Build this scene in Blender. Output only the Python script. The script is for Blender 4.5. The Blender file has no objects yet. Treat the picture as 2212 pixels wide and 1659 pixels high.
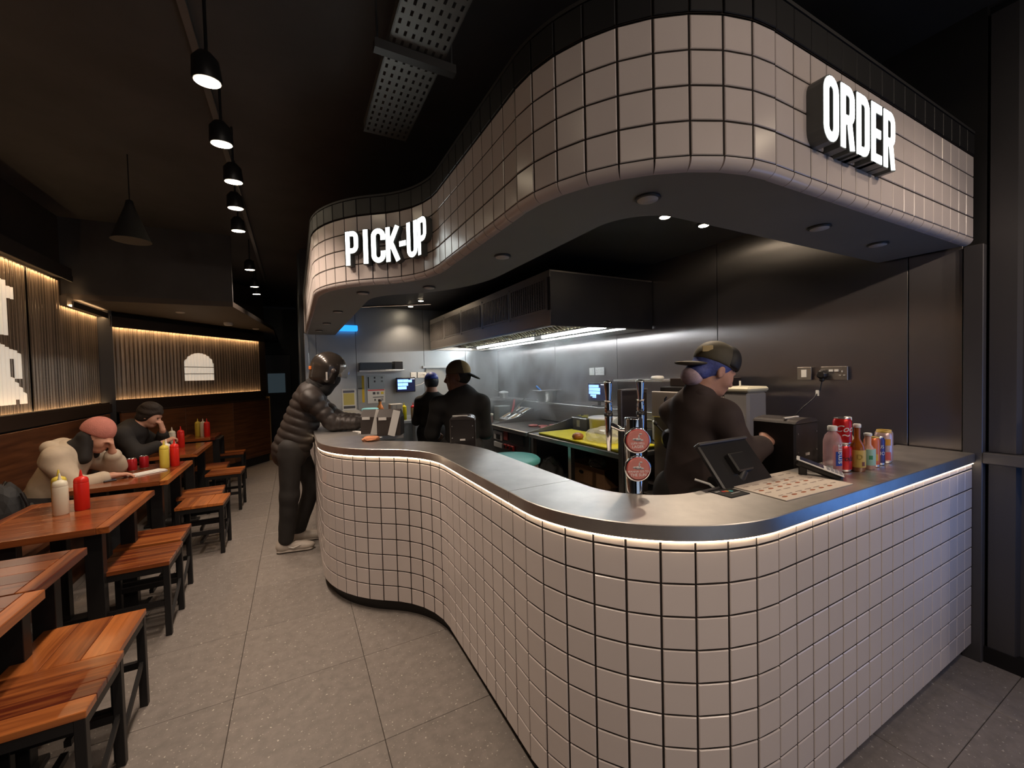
import bpy, bmesh, math, random
import numpy as np
from mathutils import Vector, Matrix
random.seed(7)
PI = math.pi
scene = bpy.context.scene
COL = scene.collection

# ------------------------------------------------------------------ camera
CAM_H = 1.52
FPX, PITCH, ROLL, YAW = 886.36, math.radians(-1.5284), math.radians(-1.4206), math.radians(27.94)
def setup_camera():
    fw = Vector((math.sin(YAW) * math.cos(PITCH), math.cos(YAW) * math.cos(PITCH), math.sin(PITCH)))
    rt = Vector((math.cos(YAW), -math.sin(YAW), 0))
    up = rt.cross(fw)
    c, s = math.cos(ROLL), math.sin(ROLL)
    rt2 = c * rt + s * up
    up2 = -s * rt + c * up
    cd = bpy.data.cameras.new('camera'); cam = bpy.data.objects.new('camera', cd); COL.objects.link(cam)
    cd.sensor_fit = 'HORIZONTAL'; cd.sensor_width = 36; cd.lens = FPX / 2212 * 36
    cd.clip_start = .02; cd.clip_end = 100
    cam.matrix_world = Matrix(((rt2.x, up2.x, -fw.x, 0), (rt2.y, up2.y, -fw.y, 0), (rt2.z, up2.z, -fw.z, CAM_H), (0, 0, 0, 1)))
    scene.camera = cam
    return rt2, up2, fw
CRT, CUP, CFW = setup_camera()
def proj_px(p):
    d = Vector(p) - Vector((0, 0, CAM_H)); y = d.dot(CFW)
    if y < .05: return None
    return 1106 + FPX * d.dot(CRT) / y, 829.5 - FPX * d.dot(CUP) / y, y

# ------------------------------------------------------------------ world, exposure
w = bpy.data.worlds.new('world'); scene.world = w; w.use_nodes = True
w.node_tree.nodes['Background'].inputs[0].default_value = (.30, .32, .36, 1)
w.node_tree.nodes['Background'].inputs[1].default_value = .035
vs = scene.view_settings
vs.view_transform = 'Standard'; vs.look = 'None'; vs.gamma = 1; vs.use_curve_mapping = False
vs.exposure = 0.15
scene.cycles.max_bounces = 8; scene.cycles.diffuse_bounces = 4; scene.cycles.glossy_bounces = 4; scene.cycles.volume_bounces = 0
scene.cycles.transparent_max_bounces = 12; scene.cycles.caustics_reflective = False; scene.cycles.caustics_refractive = False; scene.cycles.volume_step_rate = 2.0

# lamp levels (W for spots, strength for glowing faces)
SPOT_W, SPOT_COUNTER_W, KITCHEN_W, HOOD_E, STRIP_E, WASH_E, SIGN_E, WINDOW_E, KIOSK_E = 54, 39, 44, 60, 13, 36, 5, .5, 1.8
WARM = (1.0, .80, .645); WARM2 = (1.0, .80, .60); COOL = (.90, .97, 1.0)

# ------------------------------------------------------------------ helpers
def lin(h):
    if isinstance(h, str):
        h = h.lstrip('#'); v = [int(h[i:i + 2], 16) / 255 for i in (0, 2, 4)]
        return tuple(((c + .055) / 1.055) ** 2.4 if c > .04045 else c / 12.92 for c in v)
    return tuple(h)
MATS = {}
def mat(name, col, r=.5, m=0., var=0., vs=8., bump=0., bs=60., aniso=0., emit=0., rnd=0., coat=0., alpha=1., trans=0., ior=1.45, stretch=None, spec=.5, world=False, tang=None, ecol=None):
    if name in MATS: return MATS[name]
    c = lin(col)
    M = bpy.data.materials.new(name); M.use_nodes = True
    nt = M.node_tree; N = nt.nodes; L = nt.links; b = N['Principled BSDF']
    b.inputs['Base Color'].default_value = (*c, 1); b.inputs['Roughness'].default_value = r; b.inputs['Metallic'].default_value = m
    b.inputs['Specular IOR Level'].default_value = spec; b.inputs['IOR'].default_value = ior
    if coat: b.inputs['Coat Weight'].default_value = coat; b.inputs['Coat Roughness'].default_value = .08
    if trans: b.inputs['Transmission Weight'].default_value = trans
    if alpha < 1: b.inputs['Alpha'].default_value = alpha
    if emit:
        b.inputs['Emission Color'].default_value = (*lin(ecol or col), 1); b.inputs['Emission Strength'].default_value = emit
    if aniso:
        b.inputs['Anisotropic'].default_value = aniso
        if tang:
            cmb = N.new('ShaderNodeCombineXYZ'); cmb.inputs[0].default_value, cmb.inputs[1].default_value, cmb.inputs[2].default_value = tang
            L.new(cmb.outputs[0], b.inputs['Tangent'])
    if var or bump or rnd:
        if world:
            g = N.new('ShaderNodeNewGeometry'); vec = g.outputs['Position']
        else:
            tc = N.new('ShaderNodeTexCoord'); vec = tc.outputs['Object']
            oi = N.new('ShaderNodeObjectInfo')
            sc_ = N.new('ShaderNodeVectorMath'); sc_.operation = 'SCALE'; sc_.inputs[0].default_value = (37, 53, 71); L.new(oi.outputs['Random'], sc_.inputs['Scale'])
            ad = N.new('ShaderNodeVectorMath'); ad.operation = 'ADD'; L.new(vec, ad.inputs[0]); L.new(sc_.outputs[0], ad.inputs[1]); vec = ad.outputs[0]
        if stretch:
            mp = N.new('ShaderNodeMapping'); mp.inputs['Scale'].default_value = stretch; L.new(vec, mp.inputs['Vector']); vec = mp.outputs[0]
    if var or rnd:
        ns = N.new('ShaderNodeTexNoise'); ns.inputs['Scale'].default_value = vs; ns.inputs['Detail'].default_value = 5; ns.inputs['Roughness'].default_value = .6
        L.new(vec, ns.inputs['Vector'])
        mr = N.new('ShaderNodeMapRange'); mr.inputs[1].default_value = .3; mr.inputs[2].default_value = .7
        mr.inputs[3].default_value = 1 - var; mr.inputs[4].default_value = 1 + var; L.new(ns.outputs['Fac'], mr.inputs[0])
        fac = mr.outputs[0]
        if rnd:
            oi2 = N.new('ShaderNodeObjectInfo'); m2 = N.new('ShaderNodeMapRange'); m2.inputs[3].default_value = 1 - rnd; m2.inputs[4].default_value = 1 + rnd
            L.new(oi2.outputs['Random'], m2.inputs[0])
            mu = N.new('ShaderNodeMath'); mu.operation = 'MULTIPLY'; L.new(fac, mu.inputs[0]); L.new(m2.outputs[0], mu.inputs[1]); fac = mu.outputs[0]
        vm = N.new('ShaderNodeVectorMath'); vm.operation = 'SCALE'; vm.inputs[0].default_value = c; L.new(fac, vm.inputs['Scale'])
        L.new(vm.outputs[0], b.inputs['Base Color'])
    if bump:
        nb = N.new('ShaderNodeTexNoise'); nb.inputs['Scale'].default_value = bs; nb.inputs['Detail'].default_value = 3; L.new(vec, nb.inputs['Vector'])
        bp = N.new('ShaderNodeBump'); bp.inputs['Strength'].default_value = bump; bp.inputs['Distance'].default_value = .01
        L.new(nb.outputs['Fac'], bp.inputs['Height']); L.new(bp.outputs[0], b.inputs['Normal'])
    MATS[name] = M
    return M
def wood_mat(name, dark, light, axis, rough=.28, gloss=.3):
    """grain runs along local axis (0 x, 1 y, 2 z); every plank gets its own tone"""
    if name in MATS: return MATS[name]
    M = bpy.data.materials.new(name); M.use_nodes = True; nt = M.node_tree; N = nt.nodes; L = nt.links; b = N['Principled BSDF']
    tc = N.new('ShaderNodeTexCoord'); oi = N.new('ShaderNodeObjectInfo')
    sc_ = N.new('ShaderNodeVectorMath'); sc_.operation = 'SCALE'; sc_.inputs[0].default_value = (17, 29, 41); L.new(oi.outputs['Random'], sc_.inputs['Scale'])
    ad = N.new('ShaderNodeVectorMath'); L.new(tc.outputs['Object'], ad.inputs[0]); L.new(sc_.outputs[0], ad.inputs[1])
    mp = N.new('ShaderNodeMapping'); s = [26, 26, 26]; s[axis] = 1.6; mp.inputs['Scale'].default_value = s; L.new(ad.outputs[0], mp.inputs['Vector'])
    ns = N.new('ShaderNodeTexNoise'); ns.inputs['Scale'].default_value = 1.0; ns.inputs['Detail'].default_value = 7; ns.inputs['Distortion'].default_value = .7; L.new(mp.outputs[0], ns.inputs['Vector'])
    mr = N.new('ShaderNodeMapRange'); mr.inputs[1].default_value = .3; mr.inputs[2].default_value = .72; L.new(ns.outputs['Fac'], mr.inputs[0])
    m2 = N.new('ShaderNodeMapRange'); m2.inputs[3].default_value = -.42; m2.inputs[4].default_value = .42; L.new(oi.outputs['Random'], m2.inputs[0])
    sm = N.new('ShaderNodeMath'); sm.use_clamp = True; L.new(mr.outputs[0], sm.inputs[0]); L.new(m2.outputs[0], sm.inputs[1])
    mx = N.new('ShaderNodeMix'); mx.data_type = 'RGBA'; mx.inputs[6].default_value = (*lin(dark), 1); mx.inputs[7].default_value = (*lin(light), 1)
    L.new(sm.outputs[0], mx.inputs[0]); L.new(mx.outputs[2], b.inputs['Base Color'])
    b.inputs['Roughness'].default_value = rough; b.inputs['Coat Weight'].default_value = gloss; b.inputs['Coat Roughness'].default_value = .15
    MATS[name] = M; return M

def tag(o, label=None, cat=None, group=None, kind=None):
    if label: o['label'] = label
    if cat: o['category'] = cat
    if group: o['group'] = group
    if kind: o['kind'] = kind
    return o
def empty(name, loc=(0, 0, 0), rz=0., label=None, cat=None, group=None, kind=None):
    o = bpy.data.objects.new(name, None); COL.objects.link(o); o.location = loc; o.rotation_euler = (0, 0, rz)
    o.empty_display_size = .05
    return tag(o, label, cat, group, kind)
class MB:
    """collects shapes; build() links them as one mesh object"""
    def __init__(self): self.v = []; self.f = []; self.sm = []
    def add(self, vs, fs, smooth=False, T=None):
        n = len(self.v)
        if T is not None: vs = [T @ Vector(p) for p in vs]
        self.v += [tuple(p) for p in vs]; self.f += [tuple(i + n for i in f) for f in fs]; self.sm += [smooth] * len(fs)
        return self
    def box(self, c, s, rz=0., bev=0., T=None):
        x, y, z = s[0] / 2, s[1] / 2, s[2] / 2
        M = Matrix.Translation(c) @ Matrix.Rotation(rz, 4, 'Z')
        if T is not None: M = T @ M
        if bev <= 0:
            vs = [(-x, -y, -z), (x, -y, -z), (x, y, -z), (-x, y, -z), (-x, -y, z), (x, -y, z), (x, y, z), (-x, y, z)]
            fs = [(0, 3, 2, 1), (4, 5, 6, 7), (0, 1, 5, 4), (1, 2, 6, 5), (2, 3, 7, 6), (3, 0, 4, 7)]
        else:
            b = min(bev, x * .99, y * .99, z * .99); vs = []; idx = {}
            for sx in (-1, 1):
                for sy in (-1, 1):
                    for sz in (-1, 1):
                        for k in range(3):
                            p = [sx * (x - b), sy * (y - b), sz * (z - b)]; p[k] = (sx * x, sy * y, sz * z)[k]
                            idx[sx, sy, sz, k] = len(vs); vs.append(p)
            fs = []
            I = lambda a, b_, c_, k: idx[a, b_, c_, k]
            for s_ in (-1, 1):
                q = [(s_, -1, -1), (s_, 1, -1), (s_, 1, 1), (s_, -1, 1)]; fs.append([I(*t, 0) for t in (q if s_ > 0 else q[::-1])])
                q = [(-1, s_, -1), (-1, s_, 1), (1, s_, 1), (1, s_, -1)]; fs.append([I(*t, 1) for t in (q if s_ > 0 else q[::-1])])
                q = [(-1, -1, s_), (1, -1, s_), (1, 1, s_), (-1, 1, s_)]; fs.append([I(*t, 2) for t in (q if s_ > 0 else q[::-1])])
            for a in (-1, 1):
                for c_ in (-1, 1):
                    fs.append([I(a, c_, -1, 0), I(a, c_, -1, 1), I(a, c_, 1, 1), I(a, c_, 1, 0)])
                    fs.append([I(a, -1, c_, 0), I(a, -1, c_, 2), I(a, 1, c_, 2), I(a, 1, c_, 0)])
                    fs.append([I(-1, a, c_, 1), I(-1, a, c_, 2), I(1, a, c_, 2), I(1, a, c_, 1)])
            for a in (-1, 1):
                for b2 in (-1, 1):
                    for c_ in (-1, 1): fs.append([I(a, b2, c_, 0), I(a, b2, c_, 1), I(a, b2, c_, 2)])
        return self.add(vs, fs, False, M)
    def cyl(self, p0, p1, r0, r1=None, n=20, cap=True, smooth=True):
        r1 = r0 if r1 is None else r1
        p0, p1 = Vector(p0), Vector(p1); d = (p1 - p0).normalized(); a = d.orthogonal().normalized(); b = d.cross(a)
        vs = []
        for p, r in ((p0, r0), (p1, r1)):
            for i in range(n):
                t = 2 * PI * i / n; vs.append(p + (a * math.cos(t) + b * math.sin(t)) * r)
        self.add(vs, [(i, (i + 1) % n, n + (i + 1) % n, n + i) for i in range(n)], smooth)
        if cap:
            self.add(vs[:n], [tuple(range(n))[::-1]]); self.add(vs[n:], [tuple(range(n))])
        return self
    def lathe(self, prof, c=(0, 0, 0), n=24, T=None, smooth=True):
        vs = []; fs = []
        for r, z in prof:
            for i in range(n):
                t = 2 * PI * i / n; vs.append((c[0] + r * math.cos(t), c[1] + r * math.sin(t), c[2] + z))
        m = len(prof)
        for j in range(m - 1):
            for i in range(n): fs.append((j * n + i, j * n + (i + 1) % n, (j + 1) * n + (i + 1) % n, (j + 1) * n + i))
        self.add(vs, fs, smooth, T)
        self.add(vs[:n], [tuple(range(n))[::-1]], False, T); self.add(vs[-n:], [tuple(range(n))], False, T)
        return self
    def prism(self, poly, z0, z1, T=None, smooth=False):
        n = len(poly); vs = [(x, y, z0) for x, y in poly] + [(x, y, z1) for x, y in poly]
        self.add(vs, [tuple(range(n))[::-1], tuple(range(n, 2 * n))], False, T)
        return self.add(vs, [(i, (i + 1) % n, n + (i + 1) % n, n + i) for i in range(n)], smooth, T)
    def strip(self, A, B, smooth=False):
        """quad strip between two equally long point lists"""
        n = len(A); return self.add(list(A) + list(B), [(i, i + 1, n + i + 1, n + i) for i in range(n - 1)], smooth)
    def tube(self, pts, r, n=8, smooth=True):
        pts = [Vector(p) for p in pts]; vs = []; a = None
        for i, p in enumerate(pts):
            d = (pts[min(i + 1, len(pts) - 1)] - pts[max(i - 1, 0)]).normalized()
            a = d.orthogonal().normalized() if a is None else (a - d * a.dot(d)).normalized()
            b = d.cross(a); rr = r[i] if isinstance(r, (list, tuple)) else r
            vs += [p + (a * math.cos(2 * PI * k / n) + b * math.sin(2 * PI * k / n)) * rr for k in range(n)]
        fs = [(j * n + i, j * n + (i + 1) % n, (j + 1) * n + (i + 1) % n, (j + 1) * n + i) for j in range(len(pts) - 1) for i in range(n)]
        self.add(vs, fs, smooth); self.add(vs[:n], [tuple(range(n))[::-1]]); self.add(vs[-n:], [tuple(range(n))])
        return self
    def mesh(self, name):
        me = bpy.data.meshes.new(name); me.from_pydata(self.v, [], self.f); me.polygons.foreach_set('use_smooth', self.sm); me.update()
        bm = bmesh.new(); bm.from_mesh(me); bmesh.ops.recalc_face_normals(bm, faces=bm.faces); bm.to_mesh(me); bm.free()
        return me
    def build(self, name, m, parent=None, loc=(0, 0, 0), rot=(0, 0, 0), **kw):
        return link(name, self.mesh(name), m, parent, loc, rot, **kw)
def link(name, me, m=None, parent=None, loc=(0, 0, 0), rot=(0, 0, 0), label=None, cat=None, group=None, kind=None):
    o = bpy.data.objects.new(name, me); COL.objects.link(o)
    if m is not None and not me.materials: me.materials.append(m)
    o.location = loc; o.rotation_euler = rot
    if parent is not None: o.parent = parent
    return tag(o, label, cat, group, kind)
def copy_tree(o, parent=None):
    c = o.copy(); COL.objects.link(c); c.parent = parent
    for ch in list(o.children): copy_tree(ch, c)
    return c
def setm(o, name, m): o.name = name
def text_mesh(s, size, ext=.0005, bold=0., xs=1., italic=0.):
    cu = bpy.data.curves.new('txt', 'FONT'); cu.body = s; cu.size = size; cu.extrude = ext; cu.offset = bold * size
    cu.align_x = 'CENTER'; cu.align_y = 'CENTER'; cu.shear = italic; cu.resolution_u = 3
    o = bpy.data.objects.new('txt', cu); COL.objects.link(o)
    dg = bpy.context.evaluated_depsgraph_get(); me = bpy.data.meshes.new_from_object(o.evaluated_get(dg))
    bpy.data.objects.remove(o); bpy.data.curves.remove(cu)
    if xs != 1: me.transform(Matrix.Diagonal((xs, 1, 1, 1)))
    return me
def spot(name, loc, target, W, col, angle=100, blend=.6, r=.04, parent=None):
    l = bpy.data.lights.new(name, 'SPOT'); l.energy = W; l.color = col; l.spot_size = math.radians(angle); l.spot_blend = blend; l.shadow_soft_size = r
    o = bpy.data.objects.new(name, l); COL.objects.link(o); o.location = loc
    o.rotation_euler = (Vector(target) - Vector(loc)).to_track_quat('-Z', 'Y').to_euler()
    if parent: o.parent = parent
    return o

# shared materials
STEEL = mat('brushed_steel', (.50, .49, .47), .30, 1, var=.06, vs=3, stretch=(1, 1, 40))
STEEL_WALL = mat('steel_wall', (.42, .39, .385), .34, 1, var=.05, vs=2, aniso=.9, tang=(0, 1, 0), world=True)
STEEL_TOP = mat('steel_top', (.66, .63, .60), .40, 1, var=.12, vs=7, world=True, bump=.03, bs=9)
CHROME = mat('chrome', (.82, .81, .80), .06, 1)
BLACK = mat('black_metal', (.012, .011, .011), .42, .0, spec=.4)
BLACK_PL = mat('black_plastic', (.016, .015, .015), .35)
WHITE_PL = mat('white_plastic', (.72, .71, .68), .35)
DARK = mat('dark_paint', (.022, .021, .021), .6, var=.15, vs=2, world=True)
GLASS = mat('clear_plastic', (.95, .95, .95), .05, trans=1., ior=1.3)

# ------------------------------------------------------------------ floor
FLOOR = mat('floor_stone', (.212, .187, .168), .42, var=.15, vs=20, world=True, bump=.05, bs=140, rnd=.05, spec=.45)
def speckle(M):
    nt = M.node_tree; N = nt.nodes; L = nt.links; b = N['Principled BSDF']
    src = b.inputs['Base Color'].links[0].from_socket
    g = N.new('ShaderNodeNewGeometry'); n2 = N.new('ShaderNodeTexNoise'); n2.inputs['Scale'].default_value = 75; n2.inputs['Detail'].default_value = 2
    L.new(g.outputs['Position'], n2.inputs['Vector'])
    mr = N.new('ShaderNodeMapRange'); mr.inputs[1].default_value = .655; mr.inputs[2].default_value = .72; L.new(n2.outputs['Fac'], mr.inputs[0])
    mx = N.new('ShaderNodeMix'); mx.data_type = 'RGBA'; mx.inputs[7].default_value = (.55, .5, .43, 1)
    L.new(mr.outputs[0], mx.inputs[0]); L.new(src, mx.inputs[6]); L.new(mx.outputs[2], b.inputs['Base Color'])
speckle(FLOOR)
floor = MB().box((.4, 3.5, -.012), (6.0, 16.4, .016)).build('floor', mat('floor_joint', (.045, .038, .033), .8), kind='structure')
ftile = MB().box((0, 0, 0), (.5875, .5835, .012), bev=.0015).mesh('floor_tile')
for i in range(-6, 9):
    for j in range(-10, 18):
        x, y = .285 + .59 * (i + .5) - .59, 1.748 + .586 * (j + .5) - .586
        if not (-2.7 < x < 3.3 and -3.6 < y < 11.4): continue
        link('floor_tile', ftile, FLOOR, floor, (x, y, -.006))

# ------------------------------------------------------------------ the counter line (plan)
PT = .0992; PV = .1; PLINTH = .08
def make_path():
    pts = []   # (x, y, heading)
    def line(p, q, n):
        h = math.atan2(q[1] - p[1], q[0] - p[0])
        for i in range(n): pts.append((p[0] + (q[0] - p[0]) * i / n, p[1] + (q[1] - p[1]) * i / n, h))
    def arc(c, R, a0, a1, n, left):
        for i in range(n):
            a = a0 + (a1 - a0) * i / n; pts.append((c[0] + R * math.cos(a), c[1] + R * math.sin(a), a + (PI / 2 if left else -PI / 2)))
    line((3.005, .742), (1.32, .742), 60)
    R = .58; arc((1.32, .742 + R), R, -PI / 2, -PI, 60, False)
    line((1.32 - R, .742 + R), (.740, 2.2), 40)
    th = math.radians(52); R1 = .58; arc((.74 - R1, 2.2), R1, 0, th, 40, True)
    e = (.74 - R1 + R1 * math.cos(th), 2.2 + R1 * math.sin(th)); h = th + PI / 2
    e2 = (e[0] + .08 * math.cos(h), e[1] + .08 * math.sin(h)); line(e, e2, 6)
    R2 = .79; c2 = (e2[0] + R2 * math.cos(th), e2[1] + R2 * math.sin(th)); arc(c2, R2, PI + th, PI, 50, False)
    e3 = (c2[0] - R2, c2[1]); line(e3, (e3[0], 6.15), 60); pts.append((e3[0], 6.15, PI / 2))
    P = np.array(pts); s = np.r_[0, np.cumsum(np.hypot(np.diff(P[:, 0]), np.diff(P[:, 1])))]
    hd = np.unwrap(P[:, 2])
    return P[:, :2], hd, s
PXY, PHD, PS = make_path(); PLEN = PS[-1]
def at_s(s, off=0.):
    """point on the counter line at arc length s, off > 0 towards the kitchen; and heading"""
    x, y, h = np.interp(s, PS, PXY[:, 0]), np.interp(s, PS, PXY[:, 1]), np.interp(s, PS, PHD)
    # travelling right end -> corridor, the kitchen is on the right hand
    return x + off * math.sin(h), y - off * math.cos(h), h
def rail(s0, s1, off, z, step=.02):
    n = max(2, int((s1 - s0) / step)); return [(*at_s(s0 + (s1 - s0) * i / n, off)[:2], z) for i in range(n + 1)]
def sweep(mb, s0, s1, prof, step=.02, caps=True):
    """prof: closed list of (off, z)"""
    R = [rail(s0, s1, o, z, step) for o, z in prof]; n = len(prof)
    for i in range(n): mb.strip(R[i], R[(i + 1) % n], False)
    if caps:
        mb.add([r[0] for r in R], [tuple(range(n))]); mb.add([r[-1] for r in R], [tuple(range(n))])
    return mb

TILE = mat('glazed_white_tile', (.63, .560, .528), .22, var=.02, vs=3, rnd=.025, spec=.5, bump=.012, bs=14)
GROUT = mat('dark_grout', (.020, .014, .011), .9, var=.2, vs=30)
BLACKTILE = mat('glazed_black_tile', (.010, .010, .011), .5)
def tile_mesh(name, w_, h_, d=.008, b=.0022):
    x, z = w_ / 2, h_ / 2
    vs = [(-x, 0, -z), (x, 0, -z), (x, 0, z), (-x, 0, z), (-x, -d + b, -z), (x, -d + b, -z), (x, -d + b, z), (-x, -d + b, z),
          (-x + b, -d, -z + b), (x - b, -d, -z + b), (x - b, -d, z - b), (-x + b, -d, z - b)]
    fs = [(8, 9, 10, 11)] + [(4 + i, 4 + (i + 1) % 4, 8 + (i + 1) % 4, 8 + i) for i in range(4)] + [(i, (i + 1) % 4, 4 + (i + 1) % 4, 4 + i) for i in range(4)]
    return MB().add(vs, fs).mesh(name)
def tile_frame(s, z):
    x, y, h = at_s(s)
    # local -y faces the room (left hand of travel); local x runs right as seen from the room
    rz = h - PI
    return x, y, z, rz
def area_px(x, y, z, rz):
    p = proj_px((x, y, z))
    if not p or not (-40 < p[0] < 2252 and -40 < p[1] < 1700): return 0
    n = Vector((math.sin(rz), -math.cos(rz), 0)); d = Vector((0, 0, CAM_H)) - Vector((x, y, z))
    return max(0, n.dot(d.normalized())) / d.length ** 2
def lay_tiles(parent, cells, limit=300):
    """cells: (mesh, s, z); the largest in view become objects of their own, the rest one joined part"""
    F = [(area_px(*tile_frame(s, z)), me, s, z) for me, s, z in cells]
    F.sort(key=lambda t: -t[0])
    for a, me, s, z in F[:limit]:
        x, y, z_, rz = tile_frame(s, z); link('tile', me, TILE, parent, (x, y, z_), (random.uniform(-.002, .002), 0, rz + random.uniform(-.003, .003)))
    mb = MB()
    for a, me, s, z in F[limit:]:
        x, y, z_, rz = tile_frame(s, z)
        mb.add([v.co for v in me.vertices], [tuple(p.vertices) for p in me.polygons], False, Matrix.Translation((x, y, z_)) @ Matrix.Rotation(rz, 4, 'Z'))
    if mb.v: mb.build('tile_field', TILE, parent, kind='stuff')

counter = empty('service_counter', (1.6, 1.2, 0), label='long curved service counter faced with square white tiles', cat='counter')
def P0(e):  # child offset so that world coordinates can be used
    return e.matrix_world.inverted() if False else Matrix.Translation(-Vector(e.location))
def wchild(mb, name, m, par, **kw):
    o = mb.build(name, m, None, **kw); o.parent = par; o.matrix_parent_inverse = Matrix.Translation(-Vector(par.location)); return o
counter.location = (0, 0, 0)
sweep(MB(), 0, PLEN, [(-.005, PLINTH), (.05, PLINTH), (.05, 1.005), (-.005, 1.005)]).build('grout_wall', GROUT, counter)
sweep(MB(), -.0, PLEN, [(.035, 0), (.06, 0), (.06, PLINTH), (.035, PLINTH)]).build('plinth', mat('plinth_black', (.014, .012, .011), .45), counter)
NC = int(PLEN / PT)
TM, TH = tile_mesh('tile', PT - .0058, PV - .0058), tile_mesh('tile_half', PT - .0058, .024)
cells = []
for i in range(NC):
    s = (i + .5) * PT
    for r in range(9): cells.append((TM, s, PLINTH + (r + .5) * PV))
    cells.append((TH, s, PLINTH + .9 + .0021 + .013))
lay_tiles(counter, cells)
LED = mat('led_strip', WARM2, emit=STRIP_E, ecol=(1, .78, .52))
sweep(MB(), .01, PLEN, [(-.0145, 1.0115), (-.009, 1.0115), (-.009, 1.0080), (-.0145, 1.0080)], .04).build('led_strip', LED, counter)

ctop = empty('countertop', label='brushed steel countertop following the curved white tiled counter', cat='countertop')
for k, (a, b) in enumerate(((.0, 2.687), (2.690, 4.868), (4.871, PLEN))):
    s0 = a
    mb = sweep(MB(), s0, b, [(-.0155, 1.0125), (-.017, 1.016), (-.017, 1.0575), (-.0145, 1.060), (.285, 1.060), (.285, 1.0125)], .015)
    mb.build('countertop_section', STEEL_TOP, ctop)
# inner body and lower work shelf on the kitchen side
sweep(MB(), 0, 4.6, [(.255, 0), (.265, 0), (.265, 1.012), (.255, 1.012)]).build('back_panel', mat('counter_back', (.05, .048, .046), .4, .6), counter)
sweep(MB(), .0, 2.3, [(.30, .86), (.56, .86), (.56, .895), (.30, .895)]).build('back_counter', STEEL, None, label='lower steel work shelf behind the order side of the counter', cat='shelf')

# ------------------------------------------------------------------ canopy above the counter
canopy = empty('tiled_canopy', label='curved white tiled canopy hanging over the service counter', cat='canopy')
Z0 = 1.52 + .6126
sweep(MB(), 0, PLEN, [(-.005, Z0 - .002), (.06, Z0 - .002), (.06, Z0 + 4 * PV), (-.005, Z0 + 4 * PV)]).build('grout_wall', GROUT, canopy)
cells = [(TM, (i + .5) * PT, Z0 + (r + .5) * PV) for i in range(NC) for r in range(4)]
lay_tiles(canopy, cells)
def bullnose():
    mb = MB(); w_ = (PT - .0042) / 2; A = []; B = []
    for k in range(7):
        a = PI / 2 * k / 6; y, z = .026 - .034 * math.cos(a), -.030 * math.sin(a) - .002
        A.append((-w_, y, z)); B.append((w_, y, z))
    mb.strip(A, B, True)
    for L_ in (A, B): mb.add(L_ + [(L_[0][0], .026, -.002)], [tuple(range(8))])
    return mb.mesh('bullnose_tile')
BN = bullnose()
for i in range(NC):
    x, y, z, rz = tile_frame((i + .5) * PT, Z0); link('bullnose_tile', BN, TILE, canopy, (x, y, z), (0, 0, rz))
ZS = Z0 - .028
SOFFIT = mat('soffit_paint', (.20, .20, .19), .55, var=.06, vs=2, world=True)
sweep(MB(), 0, PLEN, [(.020, ZS), (.37, ZS), (.37, ZS + .05), (.020, ZS + .05)]).build('soffit', SOFFIT, canopy)
sweep(MB(), 0, PLEN, [(.36, ZS + .05), (.372, ZS + .05), (.372, 2.52), (.36, 2.52)]).build('soffit_upstand', DARK, canopy)
sweep(MB(), 0, PLEN, [(-.006, Z0 + .4035), (.06, Z0 + .4035), (.06, Z0 + .508), (-.006, Z0 + .508)]).build('top_band', GROUT, canopy)
mb = MB(); bt = tile_mesh('bt', PT - .004, .099, .005)
for i in range(NC):
    x, y, z, rz = tile_frame((i + .5) * PT, Z0 + .455)
    mb.add([v.co for v in bt.vertices], [tuple(p.vertices) for p in bt.polygons], False, Matrix.Translation((x + .006 * math.sin(rz), y - .006 * math.cos(rz), z)) @ Matrix.Rotation(rz, 4, 'Z'))
mb.build('black_tile_row', BLACKTILE, canopy)
sweep(MB(), 0, PLEN, [(-.012, Z0 + .508), (.40, Z0 + .508), (.40, Z0 + .52), (-.012, Z0 + .52)]).build('top_cap', DARK, canopy)
# unlit round lamps in the canopy underside
DISC = mat('lamp_diffuser', (.62, .58, .52), .4)
spots9 = [(1.081, 1.022), (1.978, .928), (2.528, .936), (.936, 1.833), (.812, 2.669), (.442, 3.007), (.363, 3.935), (.331, 4.832), (.292, 5.6)]
wh = ['above the beer tap in the canopy curve', 'under the canopy behind the lit O of the order sign', 'under the canopy nearest the right wall', 'under the canopy, the next one left of the kitchen spotlights',
      'under the canopy near the end of the pick-up sign', 'under the canopy below the pick-up sign', 'under the corridor side of the canopy above the helmet', 'under the corridor side of the canopy, second from the far end', 'under the corridor side of the canopy at the far end']
for (x, y), t in zip(spots9, wh):
    o = MB().lathe([(.041, 0), (.043, -.006), (.037, -.009)], n=28).build('ceiling_lamp', mat('lamp_rim', (.05, .05, .05), .4), None, (x, y, ZS), label='unlit round white lamp ' + t, cat='ceiling lamp', group='unlit lamps in the canopy')
    MB().lathe([(.036, -.006), (.034, -.0105), (.0, -.012)][::1], n=28).build('diffuser', DISC, o)

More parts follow.
